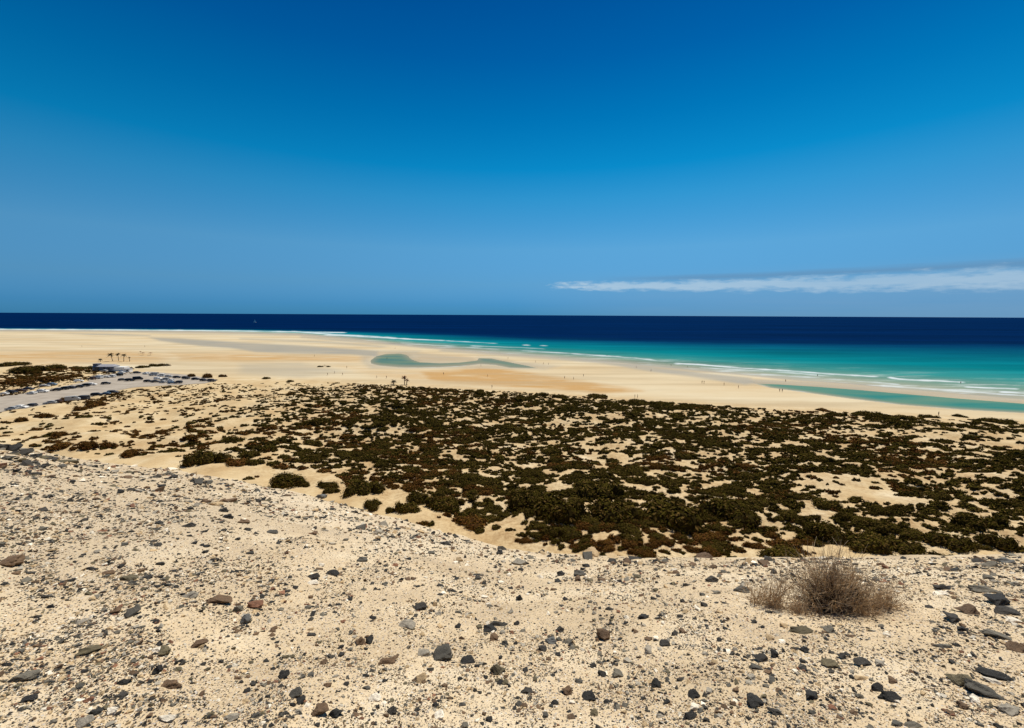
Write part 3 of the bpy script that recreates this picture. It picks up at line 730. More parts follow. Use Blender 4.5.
LMK = {8: 'the long olive slab', 9: 'the ridged grey slab', 13: 'the long brown flake', 22: 'the smooth pale pebble', 25: 'the rounded reddish stone', 29: 'the biggest upper black stone',
       34: 'the black block', 0: 'the boulder at the left edge', 4: 'the domed olive-grey stone'}

def stone_protos():
    out = []
    for i, k in enumerate([10, 12, 13, 14, 16, 18, 20, 14, 12, 16]):
        out.append(from_bm('stone', hull(k, 900 + i * 7, detail=1)))
    for me in out: me.materials.append(M_STONE1)
    return out

def words_dir(dx, dy):
    a = math.degrees(math.atan2(-dy, dx)) % 360
    return ['right of', 'up and right of', 'above', 'up and left of', 'left of', 'down and left of', 'below', 'down and right of'][int((a + 22.5) // 45) % 8]

def place_stones():
    protos = stone_protos(); rnd = random.Random(5)
    seen = {}
    items = []
    for (px, py, w, h, c, shp, where) in HAND:
        oc = shp.startswith('outcrop')
        lab = ('%s %s, far left crest, %s' % (c, shp, where)) if oc else ('%s %s %s' % (c, shp, where))
        items.append((px, py, w, h, c, lab, oc))
    # marks other stones are named by : (x, y, words)
    marks = [(90, 649, 'the long olive slab at lower left'), (26, 673, 'the ridged grey slab'), (170, 686, 'the long brown flake'), (190, 599, 'the smooth pale pebble'), (255, 604, 'the rounded reddish stone'),
             (130, 580, 'the domed olive-grey stone'), (10, 565, 'the boulder at left edge'), (333, 574, 'the large black stone upslope'), (336, 716, 'the black block near bottom'), (443, 656, 'the big faceted stone'),
             (494, 626, 'the central slab pair'), (498, 673, 'the cube-like stone'), (589, 697, 'the angular black stone'), (643, 618, 'the leaning black stone'), (603, 638, 'the crumbly brown stone'),
             (592, 557, 'the upright tan crest rock'), (742, 593, 'the slate stone by the bush'), (800, 631, 'the slab below the dry bush'), (754, 698, 'the black domed stone'), (890, 694, 'the long black slab'),
             (986, 691, 'the broad slate slab'), (994, 603, 'the large black boulder'), (943, 590, 'the cap stone'), (165, 477, 'the grey crest heap'), (217, 507, 'the middle heap'), (272, 531, 'the flat slate rock on pale sand'),
             (120, 494, 'the lone black stone at far left'), (30, 462, 'the dark outcrop'), (408, 625, 'the smooth pale stone'), (690, 710, 'the white stone between black ones'), (862, 665, 'the charcoal stone with a chip'),
             (363, 560, 'the slate stone on pale slope'), (500, 553, 'the black crest stone at centre'), (551, 641, 'the bluish bright-topped stone')]
    pts = [(i[0], i[1]) for i in items]; auto = []
    tries = 0
    while len(auto) < 300 - len(items) and tries < 20000:
        tries += 1
        px = rnd.uniform(4, 1020); py = rnd.uniform(462, 726)
        if py < EDGE(px) + 7: continue
        if 745 < px < 905 and 550 < py < 618: continue
        if 270 < px < 520 and py < 552 and rnd.random() < 0.3: continue
        if min((px - a) ** 2 + 2 * (py - b) ** 2 for a, b in pts) < 15 ** 2: continue
        pts.append((px, py)); k = sstep(450, 720, py)
        w = rnd.uniform(5, 7.5) + 2.0 * float(k) * rnd.random(); h = w * rnd.uniform(0.45, 0.85)
        c = rnd.choices(['black', 'charcoal', 'slate grey', 'grey', 'olive-grey', 'brown', 'reddish brown', 'tan', 'pale grey', 'white'], [16, 20, 12, 12, 8, 12, 4, 6, 7, 4])[0]
        auto.append((px, py, w, h, c))
    groups = {}
    for a in auto:
        d = [(math.hypot(a[0] - m[0], (a[1] - m[1]) * 1.3), m) for m in marks]; dist, m = min(d, key=lambda q: q[0])
        groups.setdefault((a[4], words_dir(a[0] - m[0], a[1] - m[1]), m[2]), []).append((dist, a))
    for (c, dr, mk), lst in groups.items():
        lst.sort(key=lambda q: q[0])
        for i, (dist, a) in enumerate(lst):
            o = '' if len(lst) == 1 else [', nearest to it', ', second nearest', ', third nearest', ', fourth nearest', ', fifth nearest'][min(i, 4)]
            items.append(a[:5] + ('small %s stone %s %s%s' % (c, dr, mk, o), False))
    px = np.array([i[0] for i in items], float); py = np.array([i[1] for i in items], float)
    x, y, t = on_ground(px, py); z = relief(x, y)[0]
    for i, (a, b, w, h, c, lab, oc) in enumerate(items):
        tt = t[i] * 1.0
        if oc: tt = min(tt, 26) * 0.80
        W = w * tt / F; Hh = h * tt / F
        me = protos[rnd.randrange(len(protos))]
        o = bpy.data.objects.new('outcrop_rock' if oc else 'stone', me); COL.objects.link(o)
        s = 0.5 * W; hz = 0.5 * Hh * (0.75 if not oc else 0.62)
        o.scale = (s, max(0.35 * s, min(s * 0.95, 0.5 * Hh * 1.2)), hz)
        sl = {'rising to': -0.35, 'pointing up': -0.35, 'sloping down right': 0.45}
        yaw = rnd.uniform(-0.35, 0.35)
        if 'rising' in lab or 'long brown slab' in lab or 'pointing up' in lab: yaw = 0.5
        if 'sloping down right' in lab or 'arched' in lab or 'broad slab' in lab: yaw = -0.55
        o.rotation_euler = (rnd.uniform(-0.12, 0.12), rnd.uniform(-0.15, 0.15), yaw)
        o.location = (x[i], y[i], z[i] + hz * (0.38 if not oc else 0.9))
        T = TINTS[c]; k = rnd.uniform(0.85, 1.15); o.color = (T[0] * k * 1.03, T[1] * k * 0.97, T[2] * k * 0.85, 1)
        o['label'] = lab; o['category'] = 'rock' if oc else 'stone'; o['group'] = 'blocks of the dark outcrop' if oc else 'stones lying on the sandy slope'

scatter_stones(); place_stones()

# ------------------------------------------------------------------ shrubs of the dune field
def shrub_proto(seed, leaves, lsize, core=True):
    """a low wind-clipped mound : dark solid core plus many small leaf faces, unit footprint, height 1"""
    r = np.random.default_rng(seed)
    # lumpy outline from a few lobes
    k = r.integers(4, 7); lob = [(0, 0, 0.62, 0.8)] + [(math.cos(a) * rr, math.sin(a) * rr, r.uniform(0.28, 0.5), r.uniform(0.45, 1.0)) for a, rr in zip(r.uniform(0, 6.28, k), r.uniform(0.35, 0.75, k))]
    V = []; Fq = []; C = []
    lobw = np.array([l[2] ** 2 for l in lob]); lobw /= lobw.sum()
    pick = r.choice(len(lob), leaves, p=lobw)
    L = np.array(lob)[pick]
    th = r.uniform(0, 2 * np.pi, leaves); ph = np.arccos(r.uniform(0.0, 1.0, leaves))
    rad = r.uniform(0.72, 1.08, leaves) ** 1
    nx = np.sin(ph) * np.cos(th); ny = np.sin(ph) * np.sin(th); nz = np.cos(ph)
    cx = L[:, 0] + nx * L[:, 2] * rad; cy = L[:, 1] + ny * L[:, 2] * rad; cz = nz * L[:, 3] * rad
    N = np.stack([nx, ny, nz + 0.3], 1) + r.normal(0, 0.55, (leaves, 3)); N /= np.linalg.norm(N, axis=1)[:, None]
    T = np.cross(N, r.normal(0, 1, (leaves, 3))); T /= np.linalg.norm(T, axis=1)[:, None]; B = np.cross(N, T)
    s = lsize * r.uniform(0.6, 1.4, leaves)[:, None]; c = np.stack([cx, cy, cz], 1)
    Z = np.array([1, 1, 1.6])
    q = np.stack([c - T * s * 1.3 * Z, c + B * s * 0.55 * Z, c + T * s * 1.3 * Z, c - B * s * 0.55 * Z], 1)
    V.append(q.reshape(-1, 3)); Fq.append(np.arange(leaves * 4).reshape(-1, 4))
    tone = r.uniform(0.55, 1.35, leaves); br = (r.uniform(0, 1, leaves) < 0.30)[:, None]
    col = np.where(br, np.array([0.115, 0.067, 0.022]), np.array([0.062, 0.045, 0.0090])) * tone[:, None]
    C.append(np.repeat(col, 4, 0))
    # inner mass of each lobe
    base = leaves * 4
    for (lx, ly, lr, lh) in lob:
        nu, nv = (9, 3) if leaves > 500 else (7, 2); vs = []
        for j in range(nv + 1):
            for i in range(nu):
                a = 2 * math.pi * i / nu; e = (math.pi / 2) * j / nv; k2 = r.uniform(0.72, 0.92)
                vs.append((lx + math.cos(a) * math.cos(e) * lr * k2, ly + math.sin(a) * math.cos(e) * lr * k2, math.sin(e) * lh * k2 * 0.93 - (0.25 if j == 0 else 0)))
        fq = [(base + j * nu + i, base + j * nu + (i + 1) % nu, base + (j + 1) * nu + (i + 1) % nu, base + (j + 1) * nu + i) for j in range(nv) for i in range(nu)]
        V.append(np.array(vs)); Fq.append(np.array(fq)); C.append(np.tile(np.array([[0.028, 0.019, 0.007]]), (len(vs), 1))); base += len(vs)
    return np.concatenate(V), np.concatenate(Fq), np.concatenate(C)

HAND_SHRUBS = [  # px, py(base centre), width px, height px (0 = low), brown
 (203, 464, 44, 16, 0), (284, 488, 52, 15, 0), (232, 466, 26, 9, 1), (246, 458, 26, 8, 0), (56, 450, 26, 8, 1), (84, 449, 22, 9, 1), (107, 448, 16, 8, 1), (126, 457, 22, 9, 1), (55, 437, 20, 7, 1),
 (33, 431, 14, 5, 1), (280, 443, 22, 8, 0), (310, 445, 30, 8, 0), (315, 424, 30, 7, 0), (230, 442, 14, 6, 0), (325, 489, 26, 9, 0), (300, 487, 18, 7, 0),
 (440, 512, 40, 24, 0), (418, 505, 34, 20, 0), (470, 517, 22, 14, 0), (405, 514, 30, 14, 0), (362, 494, 40, 16, 0), (330, 494, 18, 7, 0), (372, 508, 22, 10, 0), (390, 513, 14, 9, 0),
 (560, 520, 70, 26, 0), (620, 524, 70, 26, 0), (680, 528, 80, 28, 0), (530, 506, 50, 18, 0), (600, 498, 56, 18, 0), (735, 520, 60, 24, 0), (690, 544, 12, 14, 0), (740, 552, 14, 12, 0), (729, 548, 12, 9, 1),
 (792, 551, 22, 16, 0), (875, 552, 60, 20, 0), (835, 540, 50, 18, 0), (915, 555, 50, 16, 0), (849, 520, 20, 14, 0), (827, 510, 15, 8, 0), (965, 551, 50, 18, 0), (1010, 550, 40, 16, 0), (990, 530, 50, 18, 0),
 (877, 416, 28, 6, 0), (915, 420, 22, 6, 0), (932, 418, 19, 5, 0), (962, 417, 13, 4, 0), (1010, 424, 36, 6, 0), (840, 416, 18, 5, 0), (825, 411, 14, 4, 1), (544, 396, 13, 5, 0), (480, 395, 12, 6, 0),
 (400, 389, 12, 5, 0), (265, 379, 10, 3, 0), (289, 382, 9, 3, 0), (190, 377, 12, 5, 1), (206, 378, 14, 7, 1), (222, 377, 8, 4, 1), (560, 398, 18, 5, 0), (600, 398, 26, 5, 0), (640, 403, 22, 5, 0), (660, 405, 20, 5, 0),
 (700, 408, 24, 5, 0), (320, 367, 6, 2, 0), (328, 367, 5, 2, 0), (20, 372, 40, 8, 0), (50, 369, 30, 7, 0), (8, 366, 26, 6, 0), (75, 369, 20, 4, 0), (90, 369, 12, 5, 0), (10, 384, 30, 7, 1), (45, 381, 34, 6, 1), (72, 377, 16, 4, 1),
 (63, 402, 14, 8, 1), (92, 406, 20, 9, 1), (76, 411, 16, 7, 1), (102, 401, 10, 7, 1), (18, 422, 14, 7, 1), (42, 418, 16, 7, 1), (140, 368, 14, 4, 0), (152, 366.5, 16, 4, 0), (162, 366, 12, 3.5, 0), (128, 369.5, 8, 4, 0)]

def build_shrubs():
    items = []
    x, y, t = on_ground([s[0] for s in HAND_SHRUBS], [s[1] for s in HAND_SHRUBS])
    for i, s in enumerate(HAND_SHRUBS):
        wd = s[2] * t[i] / F * 0.5; hh = s[3] * t[i] / F * 0.75
        items.append([x[i], y[i] + wd * 0.35, wd, wd * random.uniform(0.75, 1.05), max(0.35, min(hh, wd * 0.75)), s[4], True])
    # random cover following the density of the photograph
    taken = [(s[0], s[1], s[2]) for s in HAND_SHRUBS]
    A = []
    xs = RNG.uniform(-330, 420, 220000); ys = RNG.uniform(56, 345, 220000)
    px, py = to_px(xs, ys, np.full_like(xs, 1.6))
    d = density(np.clip(px, 0, 1023), py)
    d = np.where((px < -300) | (px > 1330), 0, d)
    # clumping, drawn out across the view as the wind streaks are
    d = np.where(d < 0.6, d * (0.55 + 0.75 * d), d)
    cl = fbm(xs / 6.0, ys / 4.2, 77, 3); cl2 = fbm(xs / 30.0, ys / 12.0, 78, 2)
    dd = np.clip(d + (cl - 0.5) * (0.9 + 0.8 * sstep(0.45, 0.7, d)) * sstep(0.0, 0.3, d) + (cl2 - 0.5) * 0.4 * sstep(0, 0.3, d) - 0.05, 0, 0.90) * (d > 0.02)
    hp = h_hill(xs, ys)
    dd = np.where(hp > 14, 0, dd)
    foot = (hp > 2.5)
    d = np.where(foot, 0.4, d); dd = np.where(foot, dd * 0.62, dd)
    dd = dd * (1 - poly_mask(px, py, CARPARK, 1.5))
    dd = np.where(py < DUNE_TOP(px) + 1.5, 0, dd)
    # clear sand path along the foot of the slope
    dd = np.where(poly_mask(px, py, [(150, 462), (185, 466), (250, 470), (300, 473), (330, 478), (352, 490), (372, 502), (392, 518), (440, 524), (440, 530), (420, 532), (370, 516), (330, 498), (255, 478), (150, 470)], 3, 2) > 0.5, dd * 0.08, dd)
    area_tot = 750 * 289 / 220000.0
    rad = np.clip(RNG.lognormal(0.18, 0.45, 220000), 0.45, 3.0)
    rad = np.where(d < 0.5, rad * (0.62 + 0.45 * sstep(400, 430, py)), rad)
    # coverage 1-exp(-n*A)
    want = -np.log(1 - dd) * area_tot / (np.pi * rad * rad * 0.8)
    keep = RNG.uniform(0, 1, 220000) < want
    for i in np.where(keep)[0]:
        br = float(np.clip(sstep(420, 120, px[i]) * 0.75 + (fbm(np.array([xs[i] / 22]), np.array([ys[i] / 14]), 90, 2)[0] - 0.45) * 1.6, 0, 1))
        r = rad[i]
        items.append([xs[i], ys[i], r * random.uniform(1.0, 1.5), r * random.uniform(0.7, 1.0), min(1.4, 0.30 + 0.38 * r * random.uniform(0.7, 1.2)), 1 if random.random() < br else 0, False])
    X = np.array([i[0] for i in items]); Y = np.array([i[1] for i in items]); Z = relief(X, Y)[0]
    PX, PY = to_px(X, Y, Z)
    RX = np.array([i[2] for i in items]); HZ = np.array([i[4] for i in items])
    dist = np.hypot(X, Y)
    show = RX * (HZ + 0.33 * RX) / dist ** 2 * ((PX > -10) & (PX < 1034) & (PY > 350) & (PY < EDGE(PX) + 4))
    show = show + np.array([10.0 if it[6] else 0.0 for it in items]) * (show > 0)
    order = np.argsort(-show)
    big = set(order[:296].tolist())
    print('shrubs', len(items))
    near_p = [shrub_proto(i + 1, 1500, 0.050) for i in range(6)]
    far_p = [shrub_proto(i + 31, 170, 0.12) for i in range(6)]
    near_m = []
    for V, Fq, C in near_p:
        me = mesh_np('shrub', V, Fq, {'tint': C}); me.materials.append(M_LEAF); near_m.append(me)
    rnd = random.Random(3); lab = {}
    tops = sorted(big, key=lambda i: (PX[i], PY[i]))
    groups = {}
    for i in tops:
        p = int(round(PX[i] / 10.24)); f = (PY[i] - DUNE_TOP(PX[i])) / max(EDGE(PX[i]) - DUNE_TOP(PX[i]), 1)
        band = 'by the beach' if f < 0.12 else 'in the dunes\' back third' if f < 0.36 else 'mid dunes' if f < 0.66 else 'in the dunes\' front third' if f < 0.9 else 'below the near slope'
        if PX[i] < 125 and PY[i] < 388: band = 'behind the car park'
        c = 'brown' if items[i][5] else 'olive'
        size = 'broad' if items[i][2] > 3.2 else 'mid-sized' if items[i][2] > 1.9 else 'small'
        groups.setdefault((size, c, band, p), []).append(i)
    for (size, c, band, p), lst in groups.items():
        lst.sort(key=lambda i: PY[i])
        for k, i in enumerate(lst):
            o_ = '' if len(lst) == 1 else (', upper one' if k == 0 else ', lower one' if k == len(lst) - 1 else ', ' + ['', 'second', 'third', 'fourth', 'fifth'][min(k, 4)] + ' down')
            o = bpy.data.objects.new('shrub', near_m[rnd.randrange(6)]); COL.objects.link(o)
            it = items[i]
            o.location = (it[0], it[1], Z[i] - 0.06); o.scale = (it[2], it[3], it[4]); o.rotation_euler = (0, 0, 0 if it[6] else rnd.uniform(-0.3, 0.3))
            g = rnd.uniform(0.8, 1.25)
            o.color = (1.5 * g, 1.08 * g, 1.05 * g, 1) if it[5] else (0.95 * g, 1.0 * g, 0.85 * g, 1)
            o['label'] = '%s %s shrub %s, %d percent across the photo%s' % (size, c, band, p, o_)
            o['category'] = 'shrub'; o['group'] = 'low shrubs covering the dunes'
    rest = np.array([i for i in range(len(items)) if i not in big])
    Vs, Fs, Cs = [], [], []; base = 0; wh = RNG.integers(0, 6, len(rest))
    for k, (V, Fq, C) in enumerate(far_p):
        s = rest[wh == k]; a = RNG.uniform(0, 6.28, len(s))
        P = np.repeat(V[None], len(s), 0); ca, sa = np.cos(a)[:, None], np.sin(a)[:, None]
        x_, y_ = P[..., 0] * ca - P[..., 1] * sa, P[..., 0] * sa + P[..., 1] * ca
        ry = np.array([items[i][3] for i in s])[:, None]
        Q = np.stack([x_ * RX[s][:, None] + X[s][:, None], y_ * ry + Y[s][:, None], P[..., 2] * HZ[s][:, None] + Z[s][:, None] - 0.05], -1)
        bro = np.array([items[i][5] for i in s])[:, None, None]
        g = RNG.uniform(0.75, 1.3, len(s))[:, None, None]
        CC = C[None] * np.where(bro, np.array([1.5, 1.08, 1.05]), np.array([0.95, 1.0, 0.85])) * g
        Vs.append(Q.reshape(-1, 3)); Fs.append((Fq[None] + (np.arange(len(s)) * len(V))[:, None, None] + base).reshape(-1, 4)); Cs.append(CC.reshape(-1, 3)); base += len(s) * len(V)
    me = mesh_np('shrub_cover', np.concatenate(Vs), np.concatenate(Fs), {'tint': np.concatenate(Cs)})
    link('shrub_cover', me, M_LEAF, kind='stuff', label='countless small dark shrubs filling in the dune field', category='shrubs')
build_shrubs()

# ------------------------------------------------------------------ dry bush in the foreground
def tubes(paths, sides=3):
    V = []; Fq = []; b = 0
    for pts, rad in paths:
        n = len(pts)
        for i, p in enumerate(pts):
            d = (pts[min(i + 1, n - 1)] - pts[max(i - 1, 0)]).normalized()
            a = d.orthogonal().normalized(); c = d.cross(a)
            for k in range(sides):
                t = 2 * math.pi * k / sides; q = p + (a * math.cos(t) + c * math.sin(t)) * rad[i]; V.append(q[:])
        for i in range(n - 1):
            for k in range(sides):
                Fq.append((b + i * sides + k, b + i * sides + (k + 1) % sides, b + (i + 1) * sides + (k + 1) % sides, b + (i + 1) * sides + k))
        b += n * sides
    return np.array(V), np.array(Fq)

def twiggy(seed, n, a, h, thick, lean=0.0, branch=3):
    rnd = random.Random(seed); paths = []
    for i in range(n):
        az = rnd.uniform(0, 6.283); e = math.asin(rnd.random() ** 0.75)
        tgt = Vector((math.cos(az) * math.cos(e) * a + lean, math.sin(az) * math.cos(e) * a * 0.8, math.sin(e) * h)) * rnd.uniform(0.45, 1.15)
        base = Vector((rnd.gauss(0, a * 0.16), rnd.gauss(0, a * 0.14), -0.01))
        pts = []; k = 5
        for j in range(k + 1):
            f = j / k; p = base.lerp(tgt, f); p.z += math.sin(f * math.pi) * 0.10 * h * rnd.uniform(-0.6, 1)
            p += Vector((rnd.gauss(0, 1), rnd.gauss(0, 1), rnd.gauss(0, 1))) * a * 0.035 * f; pts.append(p)
        r0_ = thick * rnd.uniform(0.7, 1.4); paths.append((pts, [r0_ * (1 - 0.65 * j / k) for j in range(k + 1)]))
        for q in range(branch):
            j = rnd.randrange(2, k); s = pts[j]; d = (pts[j + 1] - pts[j]).normalized()
            d = (d + Vector((rnd.gauss(0, .55), rnd.gauss(0, .55), rnd.gauss(0.15, .5)))).normalized(); L = a * rnd.uniform(0.12, 0.34)
            bp = [s, s + d * L * 0.5 + Vector((0, 0, 0.01)), s + d * L + Vector((rnd.gauss(0, .01), rnd.gauss(0, .01), 0.02))]
            rr = r0_ * 0.55; paths.append((bp, [rr, rr * 0.8, rr * 0.4]))
    return tubes(paths)

def build_bush():
    def at(px, py):
        x, y, t = on_ground([px], [py]); return float(x[0]), float(y[0]), float(relief(x, y)[0][0]), float(t[0])
    x, y, z, t = at(832, 606)
    k = t / F
    e = link('dry_bush', None, label='dry leafless brown bush standing on the sandy slope', category='bush'); e.location = (x, y, z)
    V, Fq = twiggy(4, 430, 60 * k, 63 * k, 0.0015 * (k * 430 / 2.5), 0.0, 3)
    link('twigs', mesh_np('twigs', V, Fq), M_TWIG, e)
    V, Fq = twiggy(5, 120, 40 * k, 30 * k, 0.0017 * (k * 430 / 2.5), 0.0, 3)
    V = V + np.array([28 * k, -3 * k, 0]); link('side_twigs', mesh_np('side_twigs', V, Fq), M_TWIG, e)
    V, Fq = twiggy(6, 480, 42 * k, 36 * k, 0.0016 * (k * 430 / 2.5), 0.0, 2)
    link('inner_twigs', mesh_np('inner_twigs', V, Fq), mat_plain('shade_painted_twig', (0.035, 0.022, 0.012), 0.95, 0.05, 0.4, 20), e)  # near-black twig colour paints in the shade inside the bush
    A = Vector((-17 * k, -12 * k, 0.005))
    P = [([A, A + Vector((5, -1, 9)) * k, A + Vector((7, -2, 17)) * k], [0.006, 0.0055, 0.004]), ([A + Vector((-20, -1, 2)) * k, A + Vector((-8, -2, 1)) * k, A + Vector((3, -2, 0)) * k], [0.003, 0.004, 0.005]),
         ([A + Vector((-14, 0, 9)) * k, A + Vector((-4, -1, 11)) * k, A + Vector((8, 0, 12)) * k], [0.003, 0.003, 0.002])]
    V, Fq = tubes(P, 6); link('dead_branch', mesh_np('dead_branch', V, Fq, None, True), M_DEAD, e)
    for (px, py, w, h, n, lab) in [(757, 604, 22, 28, 60, 'faint dry tuft farthest left of the big dry bush'), (775, 606, 30, 44, 130, 'sparse dry twig tuft left of the big dry bush'), (886, 608, 30, 32, 110, 'sparse low dry tuft right of the big dry bush'), (800, 611, 26, 24, 80, 'low dry tuft at the left foot of the big dry bush'),
                                   (862, 613, 26, 22, 80, 'low dry tuft at the right foot of the big dry bush')]:
        x, y, z, t = at(px, py); k = t / F
        V, Fq = twiggy(px, n, w * k, h * k, 0.0013 * (k * 430 / 2.5), 0.0, 2)
        o = link('dry_tuft', mesh_np('dry_tuft', V, Fq), M_TWIG, label=lab, category='dry plant', group='dry tufts around the bush'); o.location = (x, y, z)
build_bush()

# ------------------------------------------------------------------ small far things
def copy_tree(o, parent=None):
    c = o.copy(); COL.objects.link(c); c.parent = parent
    for ch in list(o.children): copy_tree(ch, c)
    return c

def put(o, px, py, rz=0.0, z=None):
    x, y = on_plane([px], [py], 1.0 if z is None else z)
    zz = float(relief(x, y)[0][0]) if z is None else z
    o.location = (float(x[0]), float(y[0]), zz); o.rotation_euler = (0, 0, rz)
    return o

def loft(sections):
    """closed body from cross-sections, each a list of points"""
    bm = bmesh.new(); rings = [[bm.verts.new(p) for p in s] for s in sections]
    n = len(rings[0])
    for a, b in zip(rings, rings[1:]):
        for i in range(n): bm.faces.new((a[i], a[(i + 1) % n], b[(i + 1) % n], b[i]))
    bm.faces.new(rings[0][::-1]); bm.faces.new(rings[-1]); bmesh.ops.recalc_face_normals(bm, faces=bm.faces[:])
    return bm

def box(bm, c, s, rot=None):
    m = Matrix.Translation(c) @ (rot or Matrix.Identity(4)) @ Matrix.Diagonal((s[0], s[1], s[2], 1))
    bmesh.ops.create_cube(bm, size=1.0, matrix=m)

def car_meshes(kind):
    L = {'car': 4.2, 'suv': 4.5, 'van': 5.0}[kind]; Wd = {'car': 1.75, 'suv': 1.85, 'van': 1.95}[kind]; Hh = {'car': 1.45, 'suv': 1.7, 'van': 2.25}[kind]
    prof = {'car': [(-.5, .28), (-.5, .60), (-.46, .66), (-.40, .95), (-.18, 1.0), (.08, .98), (.24, .66), (.44, .58), (.5, .45), (.5, .2)],
            'suv': [(-.5, .25), (-.5, .60), (-.48, .70), (-.45, .97), (-.2, 1.0), (.1, .98), (.25, .65), (.45, .58), (.5, .45), (.5, .2)],
            'van': [(-.5, .2), (-.5, .60), (-.49, .8), (-.48, .98), (-.2, 1.0), (.22, .98), (.36, .62), (.46, .5), (.5, .40), (.5, .15)]}[kind]
    def sec(yy, k, lo): return [(x * L * (1 if z < .7 else k), yy, max(z, lo) * Hh) for x, z in prof]
    bm = loft([sec(-Wd * .5, .97, .18), sec(-Wd * .47, .98, .18), sec(Wd * .47, .98, .18), sec(Wd * .5, .97, .18)])
    for v in bm.verts:
        if v.co.z > .7 * Hh: v.co.y *= 0.84
    bmesh.ops.bevel(bm, geom=bm.edges[:], offset=0.03, segments=1, affect='EDGES', clamp_overlap=True)
    body = from_bm('body', bm, False); body.materials.append(M_PAINT)
    g = bmesh.new()
    x0, x1 = {'car': (-.36, .12), 'suv': (-.42, .13), 'van': (-.05, .24)}[kind]
    z0, z1 = .68 * Hh, .92 * Hh
    for s in (-1, 1):
        ys0 = s * (Wd * .5 * .93 + .012); ys1 = s * (Wd * .5 * .845 + .012)
        a = [g.verts.new(p) for p in ((x0 * L, ys0, z0), (x1 * L + .06 * L, ys0, z0), (x1 * L, ys1, z1), ((x0 + .04) * L, ys1, z1))]
        b = [g.verts.new((v.co.x, v.co.y + s * .02, v.co.z)) for v in a]
        g.faces.new(b)
        for i in range(4): g.faces.new((a[i], a[(i + 1) % 4], b[(i + 1) % 4], b[i]))
    fx0, fx1 = {'car': (.235, .09), 'suv': (.245, .11), 'van': (.355, .225)}[kind]
    rx0, rx1 = {'car': (-.455, -.405), 'suv': (-.478, -.455), 'van': (-.492, -.482)}[kind]
    for (xa, xb, sg) in ((fx0, fx1, 1), (rx0, rx1, -1)):
        a = [g.verts.new(p) for p in ((xa * L + sg * .03, -Wd * .40, z0), (xa * L + sg * .03, Wd * .40, z0), (xb * L + sg * .05, Wd * .36, z1), (xb * L + sg * .05, -Wd * .36, z1))]
        g.faces.new(a)
    bmesh.ops.recalc_face_normals(g, faces=g.faces[:])
    glass = from_bm('window', g); glass.materials.append(M_GLASS)
    ty = bmesh.new(); bmesh.ops.create_cone(ty, cap_ends=True, segments=14, radius1=.33, radius2=.33, depth=.22, matrix=Matrix.Rotation(math.pi / 2, 4, 'X'))
    tyre = from_bm('tyre', ty, False); tyre.materials.append(M_TYRE)
    rm = bmesh.new(); bmesh.ops.create_cone(rm, cap_ends=True, segments=10, radius1=.2, radius2=.2, depth=.25, matrix=Matrix.Rotation(math.pi / 2, 4, 'X'))
    rim = from_bm('rim', rm); rim.materials.append(M_RIM)
    return L, Wd, body, glass, tyre, rim

CARM = {k: car_meshes(k) for k in ('car', 'suv', 'van')}
PAINT = {'white': (0.8, 0.77, 0.70), 'silver': (0.42, 0.41, 0.38), 'black': (0.02, 0.02, 0.022), 'dark grey': (0.06, 0.06, 0.065), 'dark blue': (0.016, 0.017, 0.024), 'dark brown': (0.09, 0.05, 0.035), 'grey': (0.2, 0.2, 0.21), 'blue': (0.12, 0.18, 0.24)}
def make_car(kind):
    L, Wd, body, glass, tyre, rim = CARM[kind]
    r = bpy.data.objects.new('parked_van' if kind == 'van' else 'parked_car', None); COL.objects.link(r)
    link('body', body, None, r); link('window', glass, None, r)
    for sx in (-.31, .31):
        for s in (-1, 1):
            w = link('wheel', tyre, None, r); w.location = (sx * L, s * (Wd * .5 - .09), .33); link('rim', rim, None, w)
    return r
PROTO_CAR = {}
ORD = ['leftmost', 'second from the left', 'third from the left', 'fourth from the left', 'fifth from the left', 'sixth from the left', 'seventh from the left', 'eighth from the left', 'ninth from the left',
       'tenth from the left', 'eleventh from the left', 'twelfth from the left', 'thirteenth from the left', 'fourteenth from the left', 'fifteenth from the left']
